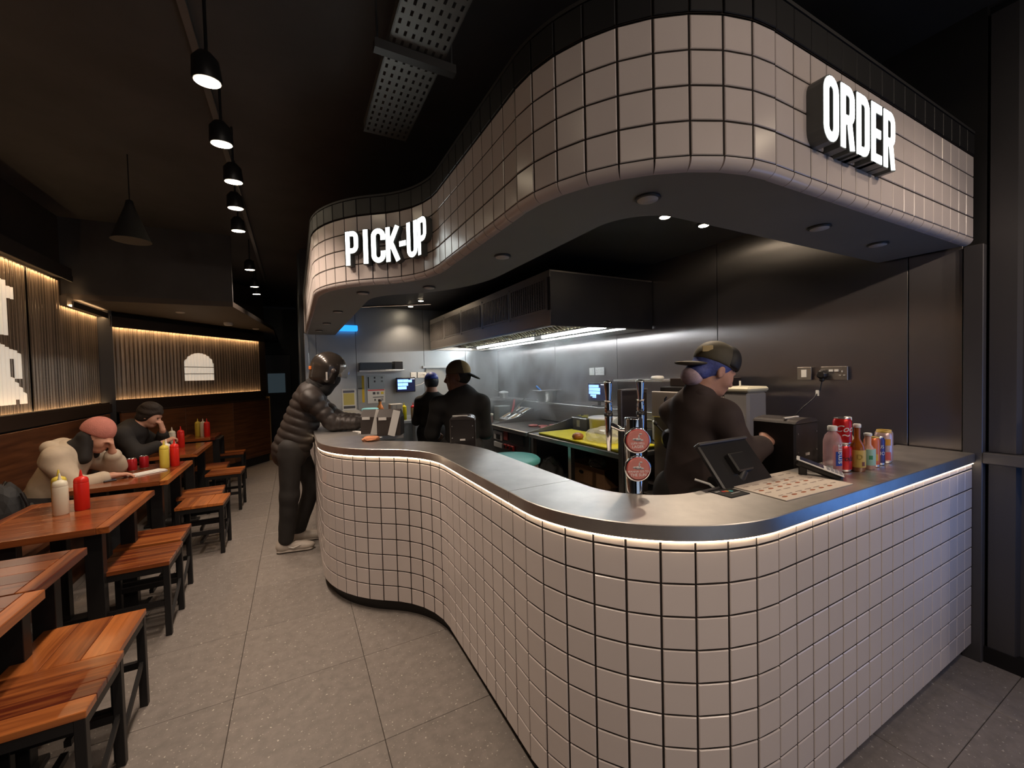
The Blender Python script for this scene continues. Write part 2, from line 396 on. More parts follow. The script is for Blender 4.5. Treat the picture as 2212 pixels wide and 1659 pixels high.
# ------------------------------------------------------------------ lit signs
def arcpts(cx, cy, rx, ry, a0, a1, n=10): return [(cx + rx * math.cos(a0 + (a1 - a0) * i / n), cy + ry * math.sin(a0 + (a1 - a0) * i / n)) for i in range(n + 1)]
def letter_paths(ch):
    w_, t = .46, .142; xl, xr, yb, yt = t / 2, w_ - t / 2, t / 2, 1 - t / 2; r = (xr - xl) / 2; cx = w_ / 2
    H = PI / 2; V = [(xl, 0), (xl, 1)]
    bowl = lambda y0, y1: [(xl, y1)] + arcpts(xr - .14, y1 - .14, .14, .14, H, 0) + arcpts(xr - .14, y0 + .14, .14, .14, 0, -H) + [(xl, y0)]
    if ch == 'O': return w_, [arcpts(cx, yt - r, r, r, 0, PI) + arcpts(cx, yb + r, r, r, PI, 2 * PI) + [(xr, yt - r)]]
    if ch == 'D': return w_, [V, bowl(yb, yt)]
    if ch == 'R': return w_, [V, bowl(.46, yt), [(xr - .10, .46), (xr + .005, 0)]]
    if ch == 'P': return w_, [V, bowl(.42, yt)]
    if ch == 'E': return .40, [V, [(xl, yt), (.40, yt)], [(xl, .5), (.36, .5)], [(xl, yb), (.40, yb)]]
    if ch == 'I': return t, [V]
    if ch == 'C': return w_, [[(xr, .66)] + arcpts(cx, yt - r, r, r, 0, PI) + arcpts(cx, yb + r, r, r, PI, 2 * PI) + [(xr, .34)]]
    if ch == 'K': return .50, [V, [(xl + .02, .40), (.50 - t / 2, 1)], [(xl + .11, .55), (.50 - t / 2 + .01, 0)]]
    if ch == 'U': return w_, [[(xl, 1)] + arcpts(cx, yb + r, r, r, PI, 2 * PI) + [(xr, 1)]]
    if ch == '-': return .26, [[(0, .46), (.26, .46)]]
def stroke_mesh(mb, paths, t, h, y0, y1, grow=0.):
    for P in paths:
        A = np.array(P) * h; n = len(A); closed = np.hypot(*(A[0] - A[-1])) < 1e-6
        L_, R_ = [], []
        for i in range(n):
            a = A[i] - A[i - 1] if i > 0 else (A[-1] - A[-2] if closed else A[1] - A[0])
            b = A[i + 1] - A[i] if i < n - 1 else (A[1] - A[0] if closed else a)
            a = a / (np.hypot(*a) + 1e-9); b = b / (np.hypot(*b) + 1e-9); d = a + b; d /= (np.hypot(*d) + 1e-9)
            nn = np.array([-d[1], d[0]]); k = (t * h / 2 + grow) / max(.5, abs(nn @ np.array([-b[1], b[0]])))
            p = A[i].copy()
            if grow and not closed and i in (0, n - 1): p += (-b if i == 0 else a) * grow
            L_.append(p + nn * k); R_.append(p - nn * k)
        for ya, yb_ in ((y0, y1),):
            v = [(x, ya, z) for x, z in L_] + [(x, ya, z) for x, z in R_] + [(x, yb_, z) for x, z in L_] + [(x, yb_, z) for x, z in R_]
            f = []
            for i in range(n - 1):
                f += [(i, i + 1, n + i + 1, n + i), (2 * n + i, 3 * n + i, 3 * n + i + 1, 2 * n + i + 1), (i, 2 * n + i, 2 * n + i + 1, i + 1), (n + i, n + i + 1, 3 * n + i + 1, 3 * n + i)]
            if not closed: f += [(0, n, 3 * n, 2 * n), (n - 1, 3 * n - 1, 4 * n - 1, 2 * n - 1)]
            mb.add(v, f)
    return mb
LIT = mat('lit_letter', (.97, 1.0, .97), .4, emit=SIGN_E, ecol=(.93, 1.0, .97))
SIGNBODY = mat('sign_body', (.10, .105, .10), .35, spec=.5)
def flat_sign(word, x0, x1, y_wall, z0, h, depth, sign):
    tot = sum(letter_paths(c)[0] for c in word) + .10 * (len(word) - 1); k = (x1 - x0) / (tot * h); x = x0
    for c in word:
        wd, P = letter_paths(c); P = [[(px * k, pz) for px, pz in q] for q in P]
        stroke_mesh(MB(), P, .142, h, -depth - .0015, -depth).build('letter', LIT, sign, (x - x0, 0, z0))
        stroke_mesh(MB(), P, .142, h, -depth, 0, grow=.0045).build('letter_body', SIGNBODY, sign, (x - x0, 0, z0))
        x += (wd + .10) * h * k
osign = empty('order_sign', (1.493, .734, 0), label='lit channel letters reading ORDER on the white tiled canopy', cat='sign')
flat_sign('ORDER', 1.493, 1.987, .734, 2.232, .203, .048, osign)
psign = empty('pickup_sign', (0, 0, 0), label='lit channel letters reading PICK-UP on the curved white tiled canopy', cat='sign')

for ch, s_ in (('P', 4.179), ('I', 4.088), ('C', 4.004), ('K', 3.895), ('-', 3.814), ('U', 3.727), ('P', 3.618)):
    wd, P = letter_paths(ch); h = .208; P = [[(.94 * (px - wd / 2), pz) for px, pz in q] for q in P]
    x, y, hd = at_s(s_, -.008); rz = hd - PI
    stroke_mesh(MB(), P, .142, h, -.0415, -.040).build('letter', LIT, psign, (x, y, 2.219), (0, 0, rz))
    stroke_mesh(MB(), P, .142, h, -.040, .0, grow=.0045).build('letter_body', SIGNBODY, psign, (x, y, 2.219), (0, 0, rz))

# ------------------------------------------------------------------ ceilings
CEIL = mat('ceiling_black', (.046, .044, .044), .7, var=.25, vs=1.5, world=True)
MB().box((.4, 3.9, 3.30), (6.2, 16, .1)).build('ceiling', CEIL, kind='structure')
kc = [p[:2] for p in rail(0, PLEN, .30, 0, .06)] + [(3.06, 6.2)]; kc[0] = (3.06, kc[0][1])
MB().prism(kc, 2.515, 2.555).build('ceiling_kitchen', mat('kitchen_ceiling', (.018, .018, .019), .5), kind='structure')
# lowered ceiling over the far dining end
LOWC = mat('low_ceiling_paint', (.055, .042, .034), .6)
mb = MB().prism([(-2.3, 5.95), (-.62, 5.95), (-.30, 8.6), (-.30, 11.4), (-2.3, 11.4)], 2.40, 2.46).build('ceiling_lowered', LOWC, kind='structure')
MB().box((-1.46, 5.98, 2.83), (1.68, .05, .84)).build('bulkhead_face', CEIL, bpy.data.objects['ceiling_lowered'])

# ------------------------------------------------------------------ left dining wall: corrugated perforated sheet over panelling
def corr_sheet(u0, u1, z0, z1, pitch=.055, amp=.010, seg=6, zseg=1):
    n = int((u1 - u0) / pitch * seg); A = []
    for i in range(n + 1):
        u = u0 + (u1 - u0) * i / n; A.append((u, -amp * math.cos(2 * PI * u / pitch)))
    return A
MESHM = mat('perforated_bronze', (.30, .235, .18), .42, .75, var=.12, vs=3)
def perforate(M):
    nt = M.node_tree; N = nt.nodes; L = nt.links; b = N['Principled BSDF']; src = b.inputs['Base Color'].links[0].from_socket
    tc = N.new('ShaderNodeTexCoord'); vo = N.new('ShaderNodeTexVoronoi'); vo.inputs['Scale'].default_value = 95; vo.inputs['Randomness'].default_value = 0; L.new(tc.outputs['Object'], vo.inputs['Vector'])
    mr = N.new('ShaderNodeMapRange'); mr.inputs[1].default_value = .32; mr.inputs[2].default_value = .42; mr.inputs[3].default_value = .12; L.new(vo.outputs['Distance'], mr.inputs[0])
    vm = N.new('ShaderNodeVectorMath'); vm.operation = 'SCALE'; L.new(src, vm.inputs[0]); L.new(mr.outputs[0], vm.inputs['Scale']); L.new(vm.outputs[0], b.inputs['Base Color'])
perforate(MESHM)
PAINT = mat('sign_paint_glow', (.84, .80, .73), .6, emit=.30, ecol=(1, .9, .76))  # weak glow put into the white paint to brighten lettering and arch
WALLD = mat('wall_dark', (.030, .024, .021), .55, var=.1, vs=3, world=True)
wl = MB().box((-2.15, 2.6, 1.65), (.10, 8.4, 3.3)).build('wall_left', WALLD, kind='structure')
LX = -2.062
def left_panel(y0, y1, z0, z1):
    A = corr_sheet(y0, y1, z0, z1)
    MB().strip([(LX - o, y, z0) for y, o in A], [(LX - o, y, z1) for y, o in A], True).build('mesh_panel', MESHM, wl)
edges = [1.2, 2.35, 3.5, 4.62, 5.215, 5.80]
for a, b in zip(edges[:-1], edges[1:]): left_panel(a + .004, b - .004, 1.285, 2.56)
left_panel(5.804, 6.16, 1.285, 2.315); left_panel(6.17, 6.69, 1.285, 2.315)
# painted lettering on the sheet, cut by the picture edge: two strokes per letter follow the waves
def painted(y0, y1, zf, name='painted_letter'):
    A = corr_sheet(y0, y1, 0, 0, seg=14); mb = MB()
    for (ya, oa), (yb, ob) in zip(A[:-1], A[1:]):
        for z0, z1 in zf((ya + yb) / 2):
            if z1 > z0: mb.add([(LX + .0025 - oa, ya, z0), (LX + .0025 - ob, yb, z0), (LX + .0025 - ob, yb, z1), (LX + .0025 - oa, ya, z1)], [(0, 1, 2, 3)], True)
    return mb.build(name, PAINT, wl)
def up_letter(y):   # vertical stem and short arm
    if y < 4.72: return [(1.95, 2.36)]
    if y < 4.80: return [(2.31, 2.38)]
    if y < 4.93: return [(1.93, 2.38)]
    return [(2.24, 2.34)]
def low_letter(y):  # R: bowl over two legs
    if y < 4.80: return [(1.36, 1.86)]
    if y < 4.92: return [(1.36, 1.86 - (y - 4.80) * .3)]
    t = (y - 4.92) / .20
    if y < 4.985: return [(1.36, 1.60 - .15 * t), (1.74, 1.825 - .05 * t)]
    if y < 5.09: return [(1.36 if y > 5.03 else 1.40, 1.60 - .15 * t), (1.575, 1.825 - .08 * t * t)]
    return [(1.36, 1.60 - .15 * t - .06 * (t - .8))]
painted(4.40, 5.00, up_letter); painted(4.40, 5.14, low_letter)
MB().box((-2.06, 3.5, 2.64), (.20, 4.6, .10)).build('trim_1', WALLD, kind='structure')
MB().box((-2.075, 6.25, 2.37), (.13, .88, .10)).build('trim_2', WALLD, kind='structure')
MB().box((-2.05, 3.9, 1.215), (.16, 5.6, .10)).build('trim_3', mat('trim_brown', (.035, .020, .013), .45), kind='structure')
# corner post and the angled far dining wall
D0 = Vector((-2.03, 6.76, 0)); DA = math.radians(55.4); DD = Vector((math.cos(DA), math.sin(DA), 0)); DN = Vector((DD.y, -DD.x, 0)); DL = 2.62
MB().box((-2.02, 6.76, 1.6), (.13, .13, 3.2), .3).build('post', mat('post_black', (.016, .014, .013), .4), kind='structure')
wd_ = empty('wall_dining', D0, DA, kind='structure')   # local x along the wall, local -y faces the room
MB().box((DL / 2 + .05, .10, 1.6), (DL + .3, .10, 3.2)).build('wall_core', WALLD, wd_)
A = corr_sheet(.08, DL - .02, 1.31, 2.21)
MB().strip([(u, o - .0, 1.30) for u, o in A], [(u, o, 2.215) for u, o in A], True).build('mesh_panel', MESHM, wd_)
MB().box((DL / 2, -.01, 2.285), (DL, .17, .10)).build('top_trim', WALLD, wd_)
MB().box((DL / 2, -.0, 1.225), (DL, .16, .13)).build('ledge_trim', mat('trim_brown', (.035, .020, .013), .45), wd_)
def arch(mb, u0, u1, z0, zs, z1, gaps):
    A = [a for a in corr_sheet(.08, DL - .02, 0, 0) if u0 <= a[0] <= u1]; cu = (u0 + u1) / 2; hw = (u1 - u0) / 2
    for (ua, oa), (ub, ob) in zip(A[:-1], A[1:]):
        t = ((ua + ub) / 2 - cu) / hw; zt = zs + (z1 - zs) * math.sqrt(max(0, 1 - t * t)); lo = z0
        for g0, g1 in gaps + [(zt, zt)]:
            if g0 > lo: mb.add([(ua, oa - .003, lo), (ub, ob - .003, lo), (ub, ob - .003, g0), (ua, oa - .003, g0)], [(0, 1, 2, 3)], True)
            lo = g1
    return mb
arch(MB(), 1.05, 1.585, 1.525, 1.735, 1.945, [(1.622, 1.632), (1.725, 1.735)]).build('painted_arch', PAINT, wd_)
# hidden wash-light strips above and below the sheets
WASH = mat('wash_strip', WARM, emit=WASH_E, ecol=(1, .62, .30))
WASH_LOW = mat('wash_strip_low', WARM, emit=WASH_E * .4, ecol=(1, .62, .30))
def strip_light(name, c, s, par, rz=0): MB().box(c, s).build(name, WASH, par)
MB().box((-1.985, 3.5, 2.576), (.02, 4.5, .012)).build('wash_strip', WASH, wl)
MB().box((-1.99, 6.25, 2.322), (.02, .86, .012)).build('wash_strip', WASH, wl)
MB().box((-2.008, 4.0, 1.268), (.02, 5.3, .012)).build('wash_strip', WASH_LOW, wl)
MB().box((DL / 2, -.062, 2.226), (DL - .1, .02, .012)).build('wash_strip', WASH, wd_)
MB().box((DL / 2, -.050, 1.294), (DL - .1, .02, .012)).build('wash_strip', WASH_LOW, wd_)
MB().box((-1.985, 3.9, 1.25), (.02, 5.5, .07)).build('lip', mat('trim_brown', (.035, .020, .013), .45), bpy.data.objects['trim_3'])
MB().box((DL / 2, -.075, 1.275), (DL, .014, .07)).build('lip', mat('trim_brown', (.035, .020, .013), .45), wd_)
MB().box((DL / 2, -.085, 2.24), (DL, .014, .06)).build('lip', WALLD, wd_)
MB().box((-1.962, 3.5, 2.585), (.016, 4.6, .06)).build('lip', WALLD, bpy.data.objects['trim_1'])
MB().box((-1.968, 6.25, 2.335), (.016, .88, .06)).build('lip', WALLD, bpy.data.objects['trim_2'])
# small smoke detector and unlit lamps in the lowered ceiling
def small_disc(name, loc, label, cat, m, r=.05, h=.012):
    o = MB().lathe([(r, 0), (r, -h * .6), (r * .8, -h)], n=24).build(name, m, None, loc, label=label, cat=cat); return o
small_disc('ceiling_lamp', (-1.25, 6.6, 2.40), 'unlit lamp in the lowered dining ceiling above the arch emblem', 'ceiling lamp', DISC)
small_disc('smoke_detector', (-.86, 7.6, 2.40), 'white smoke detector on the lowered dining ceiling', 'smoke detector', WHITE_PL, .06, .045)
small_disc('ceiling_lamp', (-.56, 8.4, 2.40), 'unlit lamp in the lowered ceiling nearer of the two by the corridor', 'ceiling lamp', DISC)
small_disc('ceiling_lamp', (-.62, 9.7, 2.40), 'unlit lamp in the lowered ceiling farther of the two by the corridor', 'ceiling lamp', DISC)

# ------------------------------------------------------------------ corridor end
CORR = mat('corridor_dark', (.022, .025, .026), .45, var=.1, vs=2, world=True)
MB().box((-.2, 11.4, 1.6), (2.6, .1, 3.2)).build('wall_far', CORR, kind='structure')
MB().box((.12, 8.7, 1.6), (.06, 4.9, 3.2)).build('wall_corridor', CORR, kind='structure')
dr = MB().box((-.37, 11.32, 1.05), (.62, .05, 2.1), bev=.01).build('door_1', mat('door_black', (.02, .022, .024), .35), kind='structure')
MB().box((-.37, 11.285, 1.42), (.36, .02, .46), bev=.004).build('pane', mat('frosted_pane', (.10, .14, .16), .5, emit=.035, ecol=(.5, .72, .85)), dr)

# ------------------------------------------------------------------ right wall: dark profiled cladding
wr = MB().box((3.13, -1.4, 1.6), (.10, 4.2, 3.3)).build('wall_right', mat('cladding_back', (.02, .021, .024), .5), kind='structure')
CLAD = mat('cladding_black', (.085, .080, .082), .42, .2, var=.05, vs=3, world=True)
def clad(z0, z1, name):
    prof = []; y = .70
    while y > -3.4:
        prof += [(y, 3.075), (y - .012, 3.045), (y - .10, 3.045), (y - .112, 3.075)]; y -= .205
    MB().strip([(x, y, z0) for y, x in prof], [(x, y, z1) for y, x in prof]).build(name, CLAD, wr)
clad(0.08, 1.01, 'cladding_sheet'); clad(1.07, 3.2, 'cladding_sheet')
MB().box((3.05, -1.35, 1.04), (.09, 4.1, .055), bev=.004).build('dado_rail', CLAD, wr)
MB().box((3.055, -1.35, .04), (.04, 4.1, .08)).build('baseboard_right', BLACK, kind='structure')
MB().box((3.035, .735, 1.05), (.055, .07, 2.1), bev=.003).build('corner_post', CLAD, wr)
# entrance side behind the viewer: unseen glowing window added for dim daylight
rw = MB().box((.4, -3.75, 2.9), (6.2, .1, .8)).build('wall_rear', DARK, kind='structure')
MB().box((-1.6, -3.75, 1.25), (2.2, .1, 2.5)).build('wall_panel', DARK, rw)
win = MB().box((1.6, -3.72, 1.25), (3.6, .06, 2.5)).build('added_window', mat('added_window_glow', (.3, .35, .4), .3, emit=WINDOW_E, ecol=(.6, .75, 1.0)), kind='structure')
for x in (-.2, 1.0, 2.2, 3.1): MB().box((x, -3.67, 1.25), (.07, .06, 2.5)).build('mullion', BLACK, win)

# self-order kiosk just right of the picture; its blue screen shows as reflections in the steel
kk = empty('order_kiosk', (2.78, .03, 0), math.radians(216.9), label='self-order kiosk with glowing blue screen right of the frame', cat='kiosk')
MB().box((0, .02, .20), (.30, .22, .40), bev=.01).box((0, .06, .9), (.14, .06, 1.1)).build('stand', BLACK, kk)
MB().box((0, .0, 1.05), (.48, .06, .95), bev=.01).build('housing', BLACK_PL, kk)
MB().box((0, -.0315, 1.05), (.43, .003, .88)).build('screen', mat('kiosk_screen', (.1, .3, 1), .2, emit=KIOSK_E, ecol=(.10, .34, 1.0)), kk)

# ------------------------------------------------------------------ kitchen walls: steel sheets with seams
KX, KY = 3.03, 6.2
wk = MB().box((KX + .06, 3.5, 1.62), (.09, 5.6, 3.28)).build('wall_kitchen_right', DARK, kind='structure')
ys = [.775, .987, 2.152, 3.322, 4.49, 5.66, 6.2]
for a, b in zip(ys[:-1], ys[1:]): MB().box((KX + .006, (a + b) / 2, 1.27), (.012, b - a - .005, 2.5), bev=.001).build('steel_panel', STEEL_WALL, wk)
wb = MB().box((1.6, KY + .06, 1.62), (2.96, .09, 3.28)).build('wall_kitchen_back', DARK, kind='structure')
STEEL_BACK = mat('steel_wall_back', (.46, .47, .47), .42, 1, var=.06, vs=2, world=True)
xs = [.149, .28, .79, 1.77, 2.45, 3.03]
for a, b in zip(xs[:-1], xs[1:]): MB().box(((a + b) / 2, KY + .006, 1.27), (b - a - .005, .012, 2.5), bev=.001).build('steel_panel', STEEL_BACK, wb)
MB().box((.16, 6.16, 1.06), (.05, .06, 2.12), bev=.003).build('trim_4', STEEL, kind='structure')
# kitchen door in the back wall
kd = MB().box((2.12, KY - .012, .82), (.66, .024, 1.62), bev=.003).build('door_2', mat('door_grey', (.42, .43, .42), .45), kind='structure')
MB().box((2.12, KY - .02, 1.645), (.76, .04, .035)).build('door_frame', STEEL, kd)
MB().cyl((2.38, KY - .03, .95), (2.38, KY - .07, .95), .012).box((2.34, KY - .07, .95), (.11, .014, .018)).build('handle', CHROME, kd)

# ------------------------------------------------------------------ lamps
LAMPFACE = mat('lamp_face', (1, .9, .75), .4, emit=30, ecol=(1, .82, .58))
TRACKM = mat('track_grey', (.12, .12, .12), .4, .5)
def track_lamp(x, y, z, tgt, label, W, ang=110, r=.055, group='ceiling track spotlights'):
    e = empty('track_spotlight', (x, y, z), label=label, cat='spotlight', group=group)
    d = (Vector(tgt) - Vector((x, y, z))).normalized(); q = d.to_track_quat('-Z', 'Y').to_euler()
    MB().lathe([(r, 0), (r + .004, .01), (r * .95, .09), (r * .5, .12), (.012, .125)], n=24).build('lamp_can', BLACK, e, rot=q)
    MB().lathe([(r * .93, -.0015), (r * .9, -.003), (.001, -.004)], n=24).build('lamp_glow', LAMPFACE, e, rot=q)
    MB().cyl((0, 0, .11), (0, 0, 3.24 - z), .007, n=8).build('stem', BLACK, e)
    l = spot('lamp_light', Vector((0, 0, 0)) + d * .012, Vector(d) * 2, W, WARM, ang, .5, r, e)
    return e
pos = [(-.30, 2.30), (-.32, 2.87), (-.318, 3.38), (-.36, 3.89), (-.40, 4.47), (-.435, 5.99), (-.463, 7.06), (-.48, 7.66)]
ordn = ['nearest and brightest', 'second', 'third', 'fourth', 'fifth', 'sixth', 'seventh', 'last and farthest']
for (x, y), t in zip(pos, ordn):
    track_lamp(x, y, 2.87, (x + .12, y + .25, 0), '%s ceiling spotlight in the row above the aisle' % t, SPOT_W)
MB().box((-.39, 3.0, 3.235), (.035, 11, .03)).build('light_track', TRACKM, label='slim ceiling track carrying the row of aisle spotlights', cat='track')
# lamps of the same row and of the counter row that hang behind and beside the viewer
for x, y, t in ((-.28, .9, 'just overhead of'), (-.28, -.4, 'behind')): track_lamp(x, y, 2.87, (x + .1, y + .3, 0), 'aisle track ceiling spotlight %s the viewer, out of frame' % t, SPOT_W, group='spotlights behind the viewer')
for x, y, t in ((.55, -1.75, 'left'), (1.45, -1.75, 'middle'), (2.35, -1.75, 'right')): track_lamp(x, y, 2.87, (x + .05, .74, 1.0), '%s one of three spotlights behind the viewer aimed at the counter' % t, SPOT_COUNTER_W, 105, group='spotlights aimed at the counter')
track_lamp(2.35, -.25, 2.87, (2.35, .85, .35), 'spotlight beside the order sign just right of the frame', SPOT_COUNTER_W * .7, 100, group='spotlights aimed at the counter')
# dark conical pendant over the tables
e = empty('cone_pendant', (-1.06, 4.14, 2.60), label='dark unlit conical pendant lamp above the tables', cat='pendant lamp')
MB().lathe([(.122, 0), (.118, .004), (.030, .26), (.022, .30), (.008, .31)], n=28).build('shade', mat('pendant_shade', (.022, .021, .019), .5), e)
MB().cyl((0, 0, .30), (0, 0, .66), .004, n=6).build('cable', BLACK, e)
MB().lathe([(.035, .05), (.03, .02), (.001, .012)], n=16).build('bulb', WHITE_PL, e)
# perforated cable tray with a strut
tray = empty('cable_tray', (.54, 1.6, 2.98), label='perforated grey cable tray hung under the black ceiling', cat='cable tray')
TRAY = mat('galvanised', (.16, .165, .16), .5, .6)
mb = MB(); xs_ = [-.125]; 
for k in range(7): c = -.105 + .035 * k; xs_ += [c - .006, c + .006]
xs_.append(.125); y = -2.2
while y < .95:
    for i in range(len(xs_) - 1):
        for (ya, yb, hole) in ((y, y + .028, i % 2 == 1), (y + .028, y + .055, False)):
            if not hole: mb.add([(xs_[i], ya, 0), (xs_[i + 1], ya, 0), (xs_[i + 1], yb, 0), (xs_[i], yb, 0)], [(0, 1, 2, 3)])
    y += .055
mb.build('tray_base', TRAY, tray)
for sx in (-1, 1): MB().box((sx * .125, -.62, .022), (.004, 3.16, .044)).build('tray_side', TRAY, tray)
for yy in (.27, -1.2):
    MB().box((.0, yy, -.022), (.37, .042, .04)).build('strut', mat('strut_dark', (.03, .03, .03), .5), tray)
    for sx in (-1, 1): MB().cyl((sx * .17, yy, -.03), (sx * .17, yy, .27), .005, n=8).build('hanger_rod', TRACKM, tray)
# kitchen ceiling spotlights
for (x, y), t in zip(((2.158, 1.898), (2.535, 1.896), (1.519, 5.386), (1.505, 5.869)), ('left of the pair above the till', 'right of the pair above the till', 'nearer of the pair by the kitchen back wall', 'farther of the pair by the kitchen back wall')):
    e = empty('downlight', (x, y, 2.513), label='lit kitchen ceiling downlight, ' + t, cat='downlight', group='lit kitchen downlights')
    MB().lathe([(.040, 0), (.042, -.005), (.034, -.008)], n=24).build('rim', TRACKM, e)
    MB().lathe([(.033, -.009), (.03, -.0115), (.001, -.012)], n=24).build('lamp_glow', LAMPFACE, e)
    spot('lamp_light', (0, 0, -.02), (0, 0, -2), KITCHEN_W, WARM2, 120, .6, .03, e)

# ------------------------------------------------------------------ extraction hood
HOODM = mat('hood_steel', (.42, .37, .33), .36, 1, var=.06, vs=2, world=True)
hood = empty('extraction_hood', label='large stainless extraction hood with grilles over the griddle line', cat='extraction hood')
HX, HY0, HY1, HZ0, HZ1 = 1.868, 2.82, 6.15, 1.90, 2.345
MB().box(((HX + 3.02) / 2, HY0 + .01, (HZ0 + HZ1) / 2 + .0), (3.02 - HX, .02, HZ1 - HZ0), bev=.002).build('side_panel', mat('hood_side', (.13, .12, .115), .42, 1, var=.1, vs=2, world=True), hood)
MB().box(((HX + 3.02) / 2, HY1 - .01, (HZ0 + HZ1) / 2), (3.02 - HX, .02, HZ1 - HZ0)).build('side_panel', HOODM, hood)
MB().box(((HX + 3.02) / 2, (HY0 + HY1) / 2, HZ1 + .006), (3.02 - HX, HY1 - HY0, .012)).build('top_panel', HOODM, hood)
MB().box((HX + .006, (HY0 + HY1) / 2, 2.325), (.016, HY1 - HY0, .05)).box((HX + .006, (HY0 + HY1) / 2, 1.965), (.016, HY1 - HY0, .13)).build('front_panel', HOODM, hood)
MB().box((HX + .02, (HY0 + HY1) / 2, 1.906), (.05, HY1 - HY0, .016), bev=.003).build('lower_lip', STEEL, hood)
gy = [2.85, 3.53, 4.18, 4.83, 5.48, 6.13]
for a, b in zip(gy[:-1], gy[1:]):
    g = MB().box((HX + .002, (a + b) / 2, 2.165), (.022, b - a, .27)).build('grille_frame', HOODM, hood)
    z0, z1 = 2.045, 2.285; y0, y1 = a + .05, b - .05
    MB().box((HX - .008, (y0 + y1) / 2, (z0 + z1) / 2), (.004, y1 - y0, z1 - z0)).build('grille_back', mat('void_black', (.006, .006, .006), .8), g)
    mb = MB(); n = 15
    for i in range(n + 1): mb.box((HX - .012, y0 + (y1 - y0) * i / n, (z0 + z1) / 2), (.006, .013, z1 - z0))
    for i in range(19): mb.box((HX - .011, (y0 + y1) / 2, z0 + (z1 - z0) * i / 18), (.005, y1 - y0, .0055))
    mb.build('grille', HOODM, g)
    MB().box((HX - .006, b - .003, 2.165), (.01, .010, .30)).build('cover_strip', STEEL, hood)
# filters: slanted slatted cassettes, trough and lamps inside
FIL = mat('filter_steel', (.66, .60, .42), .4, .7)
for a, b in zip(gy[:-1], gy[1:]):
    T = Matrix.Translation((1.93, (a + b) / 2, 2.25)) @ Matrix.Rotation(math.radians(33), 4, 'Y')
    mb = MB().box((.29, 0, .02), (.56, b - a - .02, .006), T=T)
    n = 11
    for i in range(n): mb.box((.29, -(b - a) / 2 + .04 + (b - a - .08) * i / (n - 1), -.006), (.54, .028, .022), T=T)
    f = mb.build('baffle_filter', FIL, hood)
    MB().box((.50, 0, -.030), (.012, .09, .012), T=T).build('handle', CHROME, f)
MB().box((2.74, (HY0 + HY1) / 2, 2.10), (.56, HY1 - HY0 - .05, .34)).build('plenum_box', STEEL, hood)
HL = mat('hood_lamp', (1, 1, 1), .4, emit=HOOD_E, ecol=COOL)
for a, b in ((2.95, 4.05), (4.25, 5.95)):
    MB().box((2.56, (a + b) / 2, 1.922), (.024, b - a, .02), bev=.005).build('lamp_tube', HL, hood)
MB().box((2.85, (HY0 + HY1) / 2, 1.905), (.30, HY1 - HY0 - .04, .02)).build('rear_trough', STEEL, hood)

# ------------------------------------------------------------------ griddle
GRID_ = mat('griddle_front', (.20, .20, .20), .35, .9)
g = empty('griddle', (2.12, 4.12, 0), label='stainless flat-top griddle with tapered splash guards', cat='griddle')
MB().box((.40, 0, .60), (.74, .86, .56), bev=.004).build('body', GRID_, g)
MB().box((.40, 0, .888), (.80, .88, .024), bev=.003).build('hot_plate', mat('hot_plate', (.19, .17, .15), .35, .85, var=.3, vs=14), g)
MB().box((-.005, 0, .88), (.03, .88, .045), bev=.006).build('front_lip', STEEL, g)
for y in (-.435, .435):
    MB().prism([(0, .9), (.8, .9), (.8, 1.06), (.33, .955)], -.006, .006, T=Matrix.Translation((0, y, 0)) @ Matrix.Rotation(PI / 2, 4, 'X')).build('splash_guard', STEEL, g)
MB().box((.80, 0, .98), (.012, .88, .18), bev=.003).build('back_splash', STEEL, g)
MB().box((.02, .30, .775), (.02, .22, .10), bev=.003).build('control_panel', mat('panel_grey', (.52, .52, .52), .4), g)
MB().box((.008, .28, .765), (.012, .09, .055)).build('display', BLACK_PL, g)
MB().box((.02, .30, .665), (.02, .22, .06), bev=.003).build('control_panel', mat('panel_grey', (.52, .52, .52), .4), g)
for k in range(3):
    kn = MB().box((.014, .10 - .085 * k, .675), (.02, .07, .055), bev=.004).build('switch_plate', mat('switch_red', (.45, .03, .025), .4), g)
    MB().cyl((.004, .10 - .085 * k, .675), (-.012, .10 - .085 * k, .675), .016).build('knob', BLACK_PL, kn)
MB().box((.02, -.17, .79), (.02, .30, .12), bev=.003).build('drawer', mat('drawer_dark', (.06, .055, .055), .35, .6), g)
MB().box((.014, .09, .80), (.012, .09, .10)).build('warning_label', mat('label_red', (.30, .06, .05), .5), g)
for x in (.08, .72):
    for y in (-.39, .39): MB().cyl((x, y, 0), (x, y, .33), .022).build('leg', STEEL, g)
PATTY = mat('raw_patty', (.50, .16, .14), .55, var=.2, vs=60, bump=.4, bs=160)
for k, (dx, dy) in enumerate(((.30, -.30), (.36, -.17), (.30, -.05), (.44, -.33), (.48, -.2))):
    t = ['nearest the front edge and right guard', 'second from the front, pressed on the hot plate', 'farthest left on the hot plate', 'at the back beside the right guard', 'rearmost of the batch in the middle'][k]
    MB().lathe([(.050, 0), (.056, .005), (.055, .014), (.045, .018), (.001, .017)], n=20).build('beef_patty', PATTY, None, (2.12 + dx, 4.12 + dy, .900), label='raw pink beef patty ' + t, cat='patty', group='patties on the griddle')

